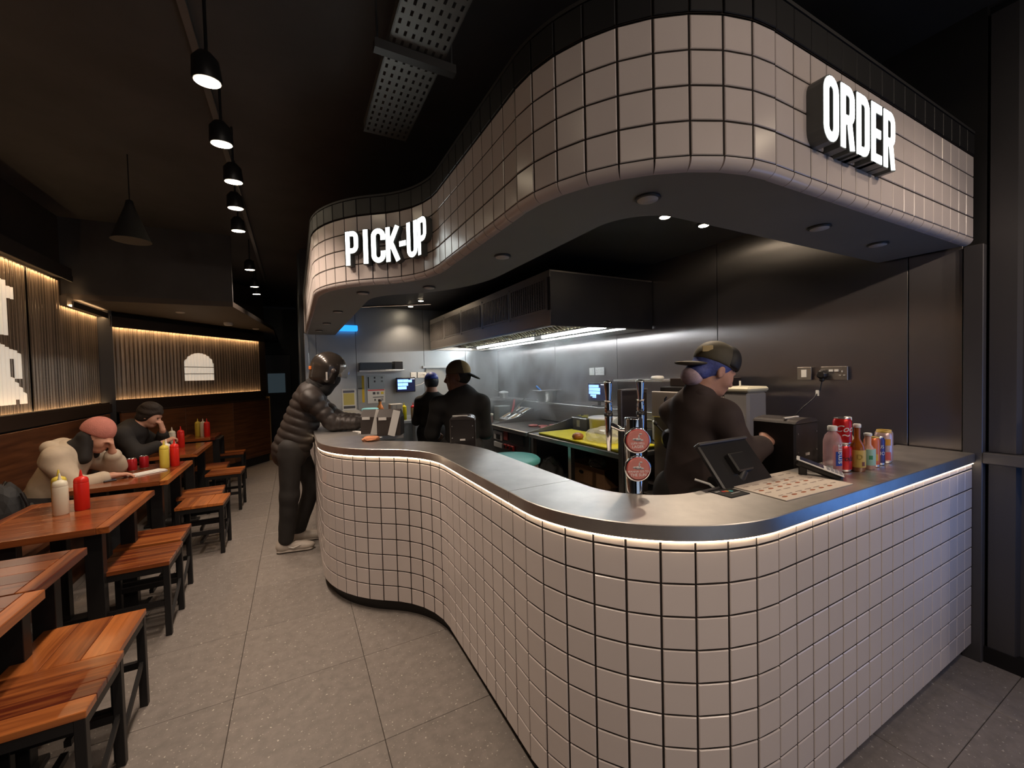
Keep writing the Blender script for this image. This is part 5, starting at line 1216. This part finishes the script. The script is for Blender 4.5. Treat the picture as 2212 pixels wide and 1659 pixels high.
def hand_prims(wr, d, n, side=1, curl=.9, s=1., spread=.0):
    d = unit(d); n = unit(np.asarray(n) - d * (np.asarray(n) @ d)); l = np.cross(n, d) * side; P = []; wr = np.asarray(wr, float)
    for i, (L_, o) in enumerate(((.066, -.030), (.076, -.010), (.071, .010), (.056, .029))):
        base = wr + s * (d * .088 + l * o + n * .002); P.append(cap(wr + s * (d * .012 + l * o * .55), base, s * .015, s * .0115, .014))
        p = base; a = .15 * curl + .0; seg = (L_ * .48, L_ * .30, L_ * .24)
        for j, q in enumerate(seg):
            a += curl * (.55, .75, .45)[j]; v = d * math.cos(a) - n * math.sin(a) + l * spread * (i - 1.5); p2 = p + s * q * v
            P.append(cap(p, p2, s * (.0105 - .0012 * j), s * (.0098 - .0012 * j), .004)); p = p2
    t0 = wr + s * (d * .030 - l * .026); t1 = t0 + s * .036 * unit(d * .75 - l * .65 - n * .35); t2 = t1 + s * .030 * unit(d * .9 - l * (.1 - .3 * curl) - n * .5); t3 = t2 + s * .024 * unit(d * .8 + l * .35 * curl - n * .55)
    P += [cap(t0, t1, s * .016, s * .0125, .012), cap(t1, t2, s * .0115, s * .0105, .005), cap(t2, t3, s * .0105, s * .009, .004)]
    return P
SKIN = mat('skin_light', (.56, .30, .21), .5, var=.06, vs=20, spec=.4); SKIN_D = mat('skin_brown', (.22, .095, .055), .5, var=.06, vs=20, spec=.4)
def person(loc, label): return empty('person', loc, label=label, cat='person')
def part(e, name, prims, m, h, **kw):
    me = sdf_mesh(name, prims, h, **kw); me.transform(Matrix.Translation(-Vector(e.location))); o = link(name, me, m, e); return o
def eyes(e, W, s=1.):
    for y in (-1, 1):
        p = W(.083, y * .031, -.002)
        MB().lathe([(.001, -.010), (.0095, -.004), (.0105, .0), (.0095, .004), (.001, .010)], p - np.array(e.location), 12).build('eye', mat('eye_dark', (.06, .045, .04), .15), e)
def shoe(e, heel, toe, m, sole, name='shoe', w_=.042):
    heel, toe = V3(*heel), V3(*toe); d = unit(toe - heel); up = V3(0, 0, 1); L_ = np.linalg.norm(toe - heel); sd = np.cross(up, d)
    P = [ell(heel + d * .05 + up * .055, (.055, w_ * .9, .05), frame(d, up), .03), ell(heel + d * L_ * .52 + up * .045, (.09, w_, .045), frame(d, up), .03), ell(heel + d * (L_ - .06) + up * .04, (.065, w_ * 1.05, .034), frame(d, up), .03), cap(heel + d * .05 + up * .06, heel + d * .055 + up * .115, .045, .042, .03)]
    P.append(dict(cap(heel - d * .5 - up * .5, heel + d * 1.2 - up * .5, .503, .503, .004), sub=True))
    o = part(e, name, P, m, .008)
    sole_p = [cap(heel + d * .035 + up * .016, toe - d * .045 + up * .016, .040, .042, .01, (up, 2.6))]
    me = sdf_mesh('sole', sole_p, .007); me.transform(Matrix.Translation(-Vector(e.location))); link('sole', me, sole, o); return o, d, sd

# --- rider at the pick-up counter -------------------------------------------------------------
e = person((-.03, 4.10, 0), 'person in black puffer jacket and motorcycle helmet leaning on the counter')
hipR, hipL, knR, knL, anR, anL = V3(-.05, 4.00, .93), V3(-.02, 4.20, .93), V3(-.07, 4.03, .50), V3(.12, 4.24, .52), V3(-.11, 4.08, .09), V3(-.01, 4.30, .09)
shR, shL, elR, elL, wrR, wrL = V3(.12, 3.86, 1.34), V3(.14, 4.22, 1.34), V3(.28, 3.80, 1.125), V3(.36, 4.16, 1.13), V3(.53, 3.69, 1.125), V3(.56, 3.86, 1.13)
hc = V3(.27, 4.00, 1.585); Fh = unit((.97, -.12, -.20)); Uh = V3(.2, 0, 1)
hp, W, R = head_prims(hc, Fh, Uh)
body = hp + [cap(W(-.02, 0, -.08), V3(.14, 4.03, 1.40), .052, .06), cap(V3(.12, 4.03, 1.34), V3(-.03, 4.10, .98), .13, .12, .05, (unit((1, .2, -.3)), 1.25))]
for h_, k_, a_ in ((hipR, knR, anR), (hipL, knL, anL)): body += chain([h_, k_, a_], [.082, .058, .042])
for s_, l_, w_ in ((shR, elR, wrR), (shL, elL, wrL)): body += chain([s_, l_, w_], [.052, .042, .030])
body += hand_prims(wrR, (.9, -.25, -.1), (.1, -.2, 1), -1, .9) + hand_prims(wrL, (.9, -.3, -.1), (0, .2, 1), 1, .9)
part(e, 'body', body, SKIN_D, .0085)
PUFF = mat('puffer_black', (.026, .019, .016), .55, var=.2, vs=10, spec=.5)
jk = [cap(V3(.13, 4.04, 1.36), V3(-.055, 4.10, .87), .146, .164, .05, (unit((1, .1, .35)), 1.10), (.014, 8)), cap(shR, shL, .085, .085, .06), cap(V3(.13, 4.03, 1.38), V3(.17, 4.02, 1.47), .085, .075, .03)]
for s_, l_, w_ in ((shR, elR, wrR), (shL, elL, wrL)):
    w2 = l_ + (w_ - l_) * .78; jk += [cap(s_, l_, .076, .066, .04, None, (.011, 4)), cap(l_, w2, .064, .054, .03, None, (.010, 5))]
part(e, 'puffer_jacket', jk, PUFF, .0085, wr=.0016, wf=60)
TR = mat('trousers_charcoal', (.024, .021, .019), .75, var=.15, vs=12)
tr = [cap(V3(-.04, 4.03, .88), V3(-.03, 4.17, .88), .108, .108, .05)]
for h_, k_, a_ in ((hipR, knR, anR), (hipL, knL, anL)): tr += chain([h_, k_, a_ + V3(0, 0, .03)], [.095, .074, .062], .04)
part(e, 'trousers', tr, TR, .009, wr=.0018, wf=22)
SNK = mat('sneaker_white', (.46, .40, .34), .5, var=.05, vs=20); SOLE = mat('sole_white', (.50, .44, .38), .5)
o, d, sd = shoe(e, (-.185, 4.10, 0), (.11, 4.045, 0), SNK, SOLE)
mb = MB(); q0 = V3(-.185, 4.10, .045) - np.array(e.location)
mb.tube([q0 + d * .10 - sd * .041 + V3(0, 0, .012), q0 + d * .14 - sd * .0445 + V3(0, 0, .0), q0 + d * .20 - sd * .043 + V3(0, 0, .02)], [.003, .0065, .002], 6).build('side_mark', mat('mark_white', (.72, .68, .62), .5), o)
shoe(e, (-.06, 4.30, 0), (.21, 4.27, 0), SNK, SOLE)
GL = mat('glove_black', (.02, .018, .018), .6)
for w_, l_, s_ in ((wrR, elR, -1), (wrL, elL, 1)):
    g_ = [dict(p) for p in hand_prims(w_, (.9, -.27, -.1), (.05, -.2 * -s_, 1), s_, .85, 1.08)]; g_.append(cap(l_ + (w_ - l_) * .7, w_ + unit(w_ - l_) * .03, .043, .036, .015)); part(e, 'glove', g_, GL, .0062)
part(e, 'neck_scarf', [cap(W(-.03, 0, -.10), V3(.15, 4.03, 1.43), .088, .095, .03, None, (.008, 3))], mat('scarf_black', (.018, .016, .015), .85), .0085)
# helmet
HM = mat('helmet_shell', (.045, .036, .030), .22, .3, coat=.4)
WH = lambda x, y, z: W(x, y, z)
hs = [ell(W(.0, 0, .025), (.150, .122, .142), R, .03), ell(W(-.02, 0, -.07), (.125, .112, .09), R, .04)]
hs += [ell(W(.150, 0, -.055), (.105, .095, .100), R, .012, True), ell(W(.02, 0, -.16), (.095, .082, .085), R, .015, True)]
part(e, 'face_mask', [ell(W(.034, 0, -.062), (.082, .070, .070), R, .03), cap(W(.03, 0, -.09), W(-.01, 0, -.16), .07, .08, .03)], mat('scarf_black', (.018, .016, .015), .85), .0085)
hel = part(e, 'helmet', hs, HM, .0065)
A = []
for i in range(9):
    th = -1.15 + 2.3 * i / 8
    A.append([W(.030 + .135 * math.cos(th) * math.cos(ph) + .012, .128 * math.sin(th), .010 + .135 * math.sin(ph)) - np.array(e.location) for ph in (-.42, -.22, 0, .22, .42)])
mb = MB()
for r0, r1 in zip(A[:-1], A[1:]): mb.strip(r0, r1, True)
mb.build('visor', mat('visor_clear', (.45, .42, .38), .06, alpha=.35, spec=.8), hel)
for y in (-1, 1): MB().lathe([(.020, 0), (.018, .006), (.001, .007)], n=16, T=Matrix.Translation(Vector(W(.05, y * .122, .0) - np.array(e.location))) @ Matrix.Rotation(-y * PI / 2, 4, 'X')).build('visor_pivot', mat('pivot_grey', (.10, .08, .07), .3), hel)
MB().box(tuple(W(-.142, -.045, -.005) - np.array(e.location)), (.012, .03, .03), .5, bev=.003).build('reflector', mat('sticker_orange', (.75, .20, .04), .5), hel)
MB().box(tuple(W(.005, -.124, -.055) - np.array(e.location)), (.014, .004, .07), bev=.001).build('side_decal', mat('decal_grey', (.55, .52, .48), .5), hel)

# --- worker at the till ------------------------------------------------------------------------
DX = V3(.05, .0, 0)
e = person((1.80, 1.50, 0), 'person in dark jacket and backward cap working at the till')
BLKJ = mat('jacket_brown_black', (.055, .038, .034), .8, var=.15, vs=10)
hc = V3(1.905, 1.375, 1.505); Fh = unit((.85, -.36, -.42)); Uh = V3(.42, -.15, .9)
hp, W, R = head_prims(hc, Fh, Uh)
neck = V3(1.825, 1.415, 1.36); shR, shL = V3(1.855, 1.285, 1.285), V3(1.85, 1.575, 1.285)
elR, wrR, elL, wrL = V3(1.905, 1.215, 1.075), V3(2.00, 1.180, 1.150), V3(1.97, 1.57, 1.06), V3(2.08, 1.42, 1.10)
pel = V3(1.80, 1.47, .93); ftR, ftL = V3(1.74, 1.42, 0), V3(1.74, 1.60, 0)
body = hp + [cap(W(-.025, 0, -.075), neck, .056, .064), cap(neck - V3(.01, 0, .09), pel, .095, .10, .05, (V3(1, 0, 0), 1.3))]
for q, k_ in ((V3(1.80, 1.40, .9), V3(1.80, 1.40, .5)), (V3(1.80, 1.57, .9), V3(1.80, 1.57, .5))): body += chain([q, k_, V3(q[0], q[1], .08)], [.065, .055, .045])
for s_, l_, w_ in ((shR, elR, wrR), (shL, elL, wrL)): body += chain([s_, l_, w_], [.052, .043, .029])
body += hand_prims(wrR, (.75, -.10, .40), (-.35, -.55, .75), -1, 1.9) + hand_prims(wrL, (.7, -.7, -.1), (0, 0, 1), 1, .9)
part(e, 'body', body, SKIN, .0065); eyes(e, W)
jk = [cap(neck - V3(.005, -.01, .06), pel - V3(0, 0, .16), .128, .140, .05, (V3(1, 0, 0), 1.3)), cap(shR, shL, .070, .070, .06), cap(neck + V3(-.01, 0, -.03), neck + V3(.012, 0, .035), .078, .072, .02)]
for s_, l_, w_ in ((shR, elR, wrR), (shL, elL, wrL)): jk += chain([s_, l_, l_ + (w_ - l_) * .82], [.072, .060, .050], .04)
part(e, 'jacket', jk, BLKJ, .008, wr=.0045, wf=26)
cl = [cap(neck + V3(-.012, -.035, .030), neck + V3(-.012, .035, .030), .050, .050, .03, (V3(0, 0, 1), 1.3))]
part(e, 'collar', cl, BLKJ, .007)
tr = [cap(V3(1.80, 1.43, .86), V3(1.80, 1.54, .86), .100, .100, .05)]
for y in (1.40, 1.57): tr += chain([V3(1.80, y, .88), V3(1.80, y, .5), V3(1.80, y, .09)], [.085, .075, .065], .04)
part(e, 'trousers', tr, TR, .011, wr=.002)
for y in (1.40, 1.57): shoe(e, (1.74, y, 0), (1.99, y, 0), mat('shoe_black', (.02, .02, .02), .5), BLACK_PL)
HN = mat('hair_net_blue', (.07, .09, .30), .6, var=.3, vs=30, bump=.3, bs=80)
hair = [ell(W(-.018, 0, .032), (.103, .084, .106), R, .03), ell(W(-.085, 0, -.045), (.055, .066, .050), R, .03), ell(W(.10, 0, -.05), (.075, .2, .095), R, .01, True), ell(W(.0, 0, -.155), (.2, .2, .09), R, .01, True)]
part(e, 'hair_net', hair, HN, .007)
HAIR_L = mat('hair_lilac', (.56, .42, .48), .6, var=.25, vs=40); part(e, 'hair_bun', [ell(W(-.100, .0, -.072), (.052, .062, .050), R, .02)], HAIR_L, .007)
CAPM = mat('cap_olive', (.085, .072, .045), .7, var=.1, vs=20)
cp = [ell(W(-.014, 0, .052), (.112, .092, .100), R, .02), ell(W(-.014, 0, -.052), (.3, .3, .080), R, .008, True)]
cpo = part(e, 'cap', cp, CAPM, .007)
part(e, 'cap_brim', [ell(W(-.128, 0, -.012), (.085, .082, .012), frame(V3(.92, -.38, -.06), V3(0, 0, 1)), .01)], CAPM, .007)
me = sdf_mesh('mesh', [ell(W(.035, 0, .054), (.070, .0935, .0985), R, .01), ell(W(-.014, 0, -.045), (.3, .3, .080), R, .008, True)], .007); me.transform(Matrix.Translation(-Vector(e.location))); link('mesh_panel', me, mat('cap_black', (.016, .015, .014), .6), cpo)
MB().box(tuple(W(-.105, -.055, .075) - np.array(e.location)), (.05, .008, .030), -.75, bev=.002).build('cap_patch', mat('patch_tan', (.55, .42, .20), .6), cpo)

# --- cook with tan cap, back to us ---------------------------------------------------------------
e = person((1.30, 3.42, 0), 'person in black jacket and tan backward cap standing in the kitchen')
BLK = mat('jacket_black', (.018, .016, .015), .8, var=.15, vs=10)
hc = V3(1.262, 3.40, 1.50); Fh = unit((-.90, .35, -.05)); Uh = V3(0, 0, 1)
hp, W, R = head_prims(hc, Fh, Uh); neck = V3(1.30, 3.395, 1.345)
shA, shB = V3(1.115, 3.475, 1.255), V3(1.44, 3.305, 1.255)     # left and right as seen
body = hp + [cap(W(-.02, 0, -.075), neck, .056, .064), cap(neck - V3(0, 0, .06), V3(1.29, 3.42, .92), .13, .12, .05, (CD_ := unit((.469, .883, 0)), 1.35))]
elA, wrA, elB, wrB = V3(1.07, 3.56, 1.0), V3(1.16, 3.74, .96), V3(1.50, 3.36, 1.0), V3(1.44, 3.60, .96)
for s_, l_, w_ in ((shA, elA, wrA), (shB, elB, wrB)): body += chain([s_, l_, w_], [.052, .043, .03])
body += hand_prims(wrA, (.4, .8, -.1), (0, 0, 1), 1, .8) + hand_prims(wrB, (.2, .9, -.1), (0, 0, 1), -1, .8)
for dx in (-1, 1): body += chain([V3(1.29 + .085 * dx, 3.42 - .045 * dx, .9), V3(1.29 + .09 * dx, 3.43 - .045 * dx, .5), V3(1.29 + .09 * dx, 3.42 - .045 * dx, .08)], [.085, .06, .045])
part(e, 'body', body, SKIN_D, .0085); eyes(e, W)
jk = [cap(neck - V3(0, 0, .06), V3(1.29, 3.42, .84), .150, .150, .05, (CD_, 1.2)), cap(shA, shB, .075, .075, .06), cap(neck - V3(0, 0, .02), neck + V3(.005, 0, .03), .075, .070, .02)]
for s_, l_, w_ in ((shA, elA, wrA), (shB, elB, wrB)): jk += chain([s_, l_, l_ + (w_ - l_) * .85], [.078, .062, .05], .04)
part(e, 'jacket', jk, BLK, .009, wr=.003, wf=26)
tr = [cap(V3(1.22, 3.455, .86), V3(1.36, 3.38, .86), .11, .11, .05)]
for dx in (-1, 1): tr += chain([V3(1.29 + .085 * dx, 3.42 - .045 * dx, .88), V3(1.29 + .09 * dx, 3.43 - .045 * dx, .5), V3(1.29 + .09 * dx, 3.42 - .045 * dx, .09)], [.098, .078, .062], .04)
part(e, 'trousers', tr, TR, .012)
for dx in (-1, 1): shoe(e, (1.27 + .09 * dx, 3.37 - .045 * dx, 0), (1.37 + .09 * dx, 3.59 - .045 * dx, 0), MATS['shoe_black'], BLACK_PL)
cp = [ell(W(-.014, 0, .050), (.110, .090, .098), R, .02), ell(W(-.014, 0, -.052), (.3, .3, .080), R, .008, True), ell(W(-.16, 0, .12), (.115, .2, .2), R, .004, True)]
part(e, 'cap', cp, mat('cap_brown', (.11, .070, .035), .7), .007)
part(e, 'cap_back', [ell(W(-.014, 0, .050), (.109, .089, .097), R, .02), ell(W(-.014, 0, -.052), (.3, .3, .080), R, .008, True), ell(W(.12, 0, .10), (.163, .3, .3), R, .004, True)], mat('cap_tan', (.55, .38, .15), .7), .007)
part(e, 'cap_brim', [ell(W(-.135, 0, .000), (.075, .075, .012), frame(R[0] + .55 * R[2], R[2]), .01)], mat('brim_dark', (.05, .055, .05), .7), .007)
part(e, 'hair', [ell(W(-.03, 0, .005), (.092, .082, .085), R, .03), ell(W(.10, 0, -.02), (.085, .2, .2), R, .01, True)], mat('hair_black', (.012, .010, .009), .7), .009)

# --- cook with blue hair net, farther back -------------------------------------------------------
e = person((1.48, 4.90, 0), 'person in black shirt and blue hair net farther back in the kitchen')
hc = V3(1.48, 4.885, 1.425); Fh = unit((.25, .95, -.15)); hp, W, R = head_prims(hc, Fh, V3(0, 0, 1), .93); neck = V3(1.475, 4.87, 1.285)
shA, shB = V3(1.345, 4.94, 1.195), V3(1.60, 4.80, 1.195); elA, wrA, elB, wrB = V3(1.31, 5.00, .96), V3(1.40, 5.17, .95), V3(1.645, 4.85, .96), V3(1.66, 5.05, .95)
body = hp + [cap(W(-.02, 0, -.075), neck, .05, .058), cap(neck - V3(0, 0, .06), V3(1.475, 4.88, .86), .115, .12, .05, (CD_, 1.35))]
for s_, l_, w_ in ((shA, elA, wrA), (shB, elB, wrB)): body += chain([s_, l_, w_], [.046, .038, .027])
body += hand_prims(wrA, (.2, .9, -.1), (0, 0, 1), 1, .8, .95) + hand_prims(wrB, (.1, .95, -.1), (0, 0, 1), -1, .8, .95)
for dx in (-1, 1): body += chain([V3(1.475 + .08 * dx, 4.88 - .04 * dx, .84), V3(1.475 + .085 * dx, 4.89 - .04 * dx, .46), V3(1.475 + .085 * dx, 4.88 - .04 * dx, .08)], [.085, .06, .045])
part(e, 'body', body, SKIN, .0095)
jk = [cap(neck - V3(0, 0, .07), V3(1.475, 4.88, .80), .128, .140, .05, (CD_, 1.2)), cap(shA, shB, .062, .062, .06)]
for s_, l_, w_ in ((shA, elA, wrA), (shB, elB, wrB)): jk += chain([s_, l_, l_ + (w_ - l_) * .8], [.064, .052, .042], .04)
part(e, 'shirt', jk, BLK, .010, wr=.003, wf=26)
tr = [cap(V3(1.41, 4.91, .82), V3(1.54, 4.85, .82), .11, .11, .05)]
for dx in (-1, 1): tr += chain([V3(1.475 + .08 * dx, 4.88 - .04 * dx, .84), V3(1.475 + .085 * dx, 4.89 - .04 * dx, .46), V3(1.475 + .085 * dx, 4.88 - .04 * dx, .09)], [.098, .075, .06], .04)
part(e, 'trousers', tr, TR, .012)
for dx in (-1, 1): shoe(e, (1.46 + .085 * dx, 4.83 - .04 * dx, 0), (1.54 + .085 * dx, 5.06 - .04 * dx, 0), MATS['shoe_black'], BLACK_PL)
part(e, 'hair', [ell(W(-.016, 0, .02), (.103, .086, .100), R, .03), ell(W(.10, 0, -.07), (.075, .2, .08), R, .01, True), ell(W(0, 0, -.17), (.2, .2, .10), R, .01, True)], mat('hair_dark', (.010, .012, .020), .6), .009)
part(e, 'hair_net', [ell(W(-.022, 0, .045), (.105, .084, .088), R, .02), ell(W(.0, 0, -.05), (.3, .3, .085), R, .01, True)], mat('hair_net_bright', (.04, .07, .38), .5, var=.4, vs=30), .009)

# --- seated diner in cream jacket and pink beanie -------------------------------------------------
def seated(e, hc, Fh, Uh, neck, pel, shR, shL, elR, elL, wrR, wrL, handR, handL, skin, jm, tm, shm, knees, feet, jr, hem):
    hp, W, R = head_prims(hc, Fh, Uh, .96)
    body = hp + [cap(W(-.02, 0, -.075), neck, .05, .06), cap(neck - V3(0, 0, .05), pel, .115, .13, .05, (unit((1, 0, .2)), 1.25))]
    for s_, l_, w_ in ((shR, elR, wrR), (shL, elL, wrL)): body += chain([s_, l_, w_], [.048, .04, .028])
    body += hand_prims(wrR, *handR) + hand_prims(wrL, *handL)
    for k_, f_, y in ((knees[0], feet[0], -.09), (knees[1], feet[1], .09)): body += chain([pel + V3(.05, y, -.02), k_, V3(f_[0], f_[1], .08)], [.085, .058, .042])
    part(e, 'body', body, skin, .0075); eyes(e, W)
    jk = [cap(neck - V3(.01, 0, .06), pel + V3(0, 0, hem), .145, .165, .05, (unit((1, 0, .2)), 1.12)), cap(shR, shL, .078, .078, .06)]
    for s_, l_, w_ in ((shR, elR, wrR), (shL, elL, wrL)): jk += chain([s_, l_, l_ + (w_ - l_) * .72], [jr, jr * .85, jr * .68], .04)
    part(e, 'jacket', jk, jm, .0085, wr=.0045, wf=30)
    tr = [cap(pel + V3(0, -.07, -.01), pel + V3(0, .07, -.01), .12, .12, .05)]
    for k_, f_, y in ((knees[0], feet[0], -.09), (knees[1], feet[1], .09)): tr += chain([pel + V3(.05, y, -.02), k_, V3(f_[0], f_[1], .10)], [.10, .078, .06], .04)
    part(e, 'trousers', tr, tm, .012)
    for f_ in feet: shoe(e, (f_[0] - .06, f_[1], 0), (f_[0] + .19, f_[1], 0), shm, BLACK_PL)
    return W, R
CREAM = mat('jacket_cream', (.50, .42, .32), .8, var=.08, vs=12)
e = person((-1.55, 4.50, 0), 'person in cream jacket and pink beanie eating at the second table')
W, R = seated(e, V3(-1.42, 4.50, 1.085), unit((.86, -.12, -.50)), V3(.5, 0, .86), V3(-1.575, 4.50, 1.005), V3(-1.73, 4.50, .60), V3(-1.615, 4.345, .955), V3(-1.60, 4.66, .955), V3(-1.50, 4.29, .735), V3(-1.36, 4.62, .82),
              V3(-1.30, 4.36, .785), V3(-1.335, 4.50, .955), ((.9, .3, -.05), (0, 0, 1), -1, .5, .92), ((.05, -.25, .95), (.9, .2, .1), 1, 1.0, .92), SKIN, CREAM, mat('jeans_dark', (.022, .022, .026), .8), MATS['shoe_black'], (V3(-1.33, 4.40, .52), V3(-1.33, 4.60, .52)), ((-1.33, 4.38), (-1.33, 4.62)), .085, .0)
part(e, 'beanie', [ell(W(-.024, 0, .050), (.112, .096, .116), R, .02), ell(W(-.01, 0, -.068), (.3, .3, .085), R, .012, True)], mat('beanie_pink', (.50, .19, .15), .9, var=.08, vs=30, bump=.3, bs=120), .0075)
part(e, 'hair', [ell(W(-.045, 0, -.045), (.070, .086, .075), R, .03), cap(W(-.050, -.050, -.02), V3(-1.485, 4.425, .935), .052, .050, .04), cap(W(-.050, .050, -.02), V3(-1.485, 4.575, .935), .052, .048, .04), cap(V3(-1.555, 4.45, 1.02), V3(-1.555, 4.55, 1.02), .06, .06, .04), ell(W(.085, 0, -.03), (.075, .07, .12), R, .01, True)], mat('hair_black', (.012, .010, .009), .7), .0085)
part(e, 'hood', [cap(V3(-1.66, 4.40, 1.035), V3(-1.66, 4.60, 1.035), .055, .055, .03), cap(V3(-1.62, 4.37, 1.02), V3(-1.53, 4.40, .97), .04, .03, .03), cap(V3(-1.62, 4.63, 1.02), V3(-1.53, 4.60, .97), .04, .03, .03)], CREAM, .008, wr=.002)
e = person((-1.47, 5.62, 0), 'person in black clothes eating at the third table')
W, R = seated(e, V3(-1.355, 5.62, 1.165), unit((.90, -.15, -.42)), V3(.4, 0, .9), V3(-1.50, 5.62, 1.06), V3(-1.68, 5.62, .60), V3(-1.545, 5.455, .995), V3(-1.53, 5.79, .995), V3(-1.42, 5.39, .80), V3(-1.30, 5.74, .82),
              V3(-1.225, 5.50, .885), V3(-1.255, 5.60, 1.005), ((.75, .35, .35), (-.2, -.3, 1), -1, 1.2, .95), ((-.15, -.1, .9), (.9, -.2, .2), 1, 1.3, .95), SKIN, BLK, TR, MATS['shoe_black'], (V3(-1.28, 5.50, .52), V3(-1.28, 5.74, .52)), ((-1.28, 5.48), (-1.28, 5.76)), .078, .0)
part(e, 'hair', [ell(W(-.020, 0, .035), (.112, .095, .112), R, .03), ell(W(-.05, 0, -.05), (.06, .08, .05), R, .03), ell(W(.105, 0, -.055), (.085, .2, .10), R, .015, True)], mat('hair_brown', (.022, .014, .010), .75, bump=.4, bs=60), .0085, wr=.004, wf=70)

# ------------------------------------------------------------------ steam rising from the griddle
def steam():
    M = bpy.data.materials.new('steam_haze'); M.use_nodes = True; nt = M.node_tree; N = nt.nodes; L = nt.links; N.remove(N['Principled BSDF'])
    pv = N.new('ShaderNodeVolumePrincipled'); out = [n for n in N if n.type == 'OUTPUT_MATERIAL'][0]; L.new(pv.outputs[0], out.inputs['Volume'])
    pv.inputs['Color'].default_value = (.93, .96, .97, 1); pv.inputs['Anisotropy'].default_value = .1
    tc = N.new('ShaderNodeTexCoord'); mp = N.new('ShaderNodeMapping'); mp.inputs['Scale'].default_value = (2.2, 1.5, 1.1); L.new(tc.outputs['Object'], mp.inputs['Vector'])
    ns = N.new('ShaderNodeTexNoise'); ns.inputs['Scale'].default_value = 1.6; ns.inputs['Detail'].default_value = 3; ns.inputs['Distortion'].default_value = 1.2; L.new(mp.outputs[0], ns.inputs['Vector'])
    mr = N.new('ShaderNodeMapRange'); mr.inputs[1].default_value = .46; mr.inputs[2].default_value = .74; mr.inputs[3].default_value = 0; mr.inputs[4].default_value = 1.; L.new(ns.outputs['Fac'], mr.inputs[0])
    # fade towards the sides of the plume
    sx = N.new('ShaderNodeSeparateXYZ'); L.new(tc.outputs['Generated'], sx.inputs[0]); prev = mr.outputs[0]
    for i in (0, 1, 2):
        a = N.new('ShaderNodeMapRange'); a.interpolation_type = 'SMOOTHSTEP'; a.inputs[1].default_value = 0; a.inputs[2].default_value = .28; L.new(sx.outputs[i], a.inputs[0])
        b = N.new('ShaderNodeMapRange'); b.interpolation_type = 'SMOOTHSTEP'; b.inputs[1].default_value = 1; b.inputs[2].default_value = .78; L.new(sx.outputs[i], b.inputs[0])
        m1 = N.new('ShaderNodeMath'); m1.operation = 'MULTIPLY'; L.new(a.outputs[0], m1.inputs[0]); L.new(b.outputs[0], m1.inputs[1])
        m2 = N.new('ShaderNodeMath'); m2.operation = 'MULTIPLY'; L.new(prev, m2.inputs[0]); L.new(m1.outputs[0], m2.inputs[1]); prev = m2.outputs[0]
    m3 = N.new('ShaderNodeMath'); m3.operation = 'MULTIPLY'; m3.inputs[1].default_value = STEAM; L.new(prev, m3.inputs[0]); L.new(m3.outputs[0], pv.inputs['Density'])
    MB().box((2.42, 4.25, 1.44), (1.05, 3.3, 1.0)).build('steam', M, label='pale steam drifting up from the griddle to the hood', cat='steam', kind='stuff')
STEAM = 1.9
steam()
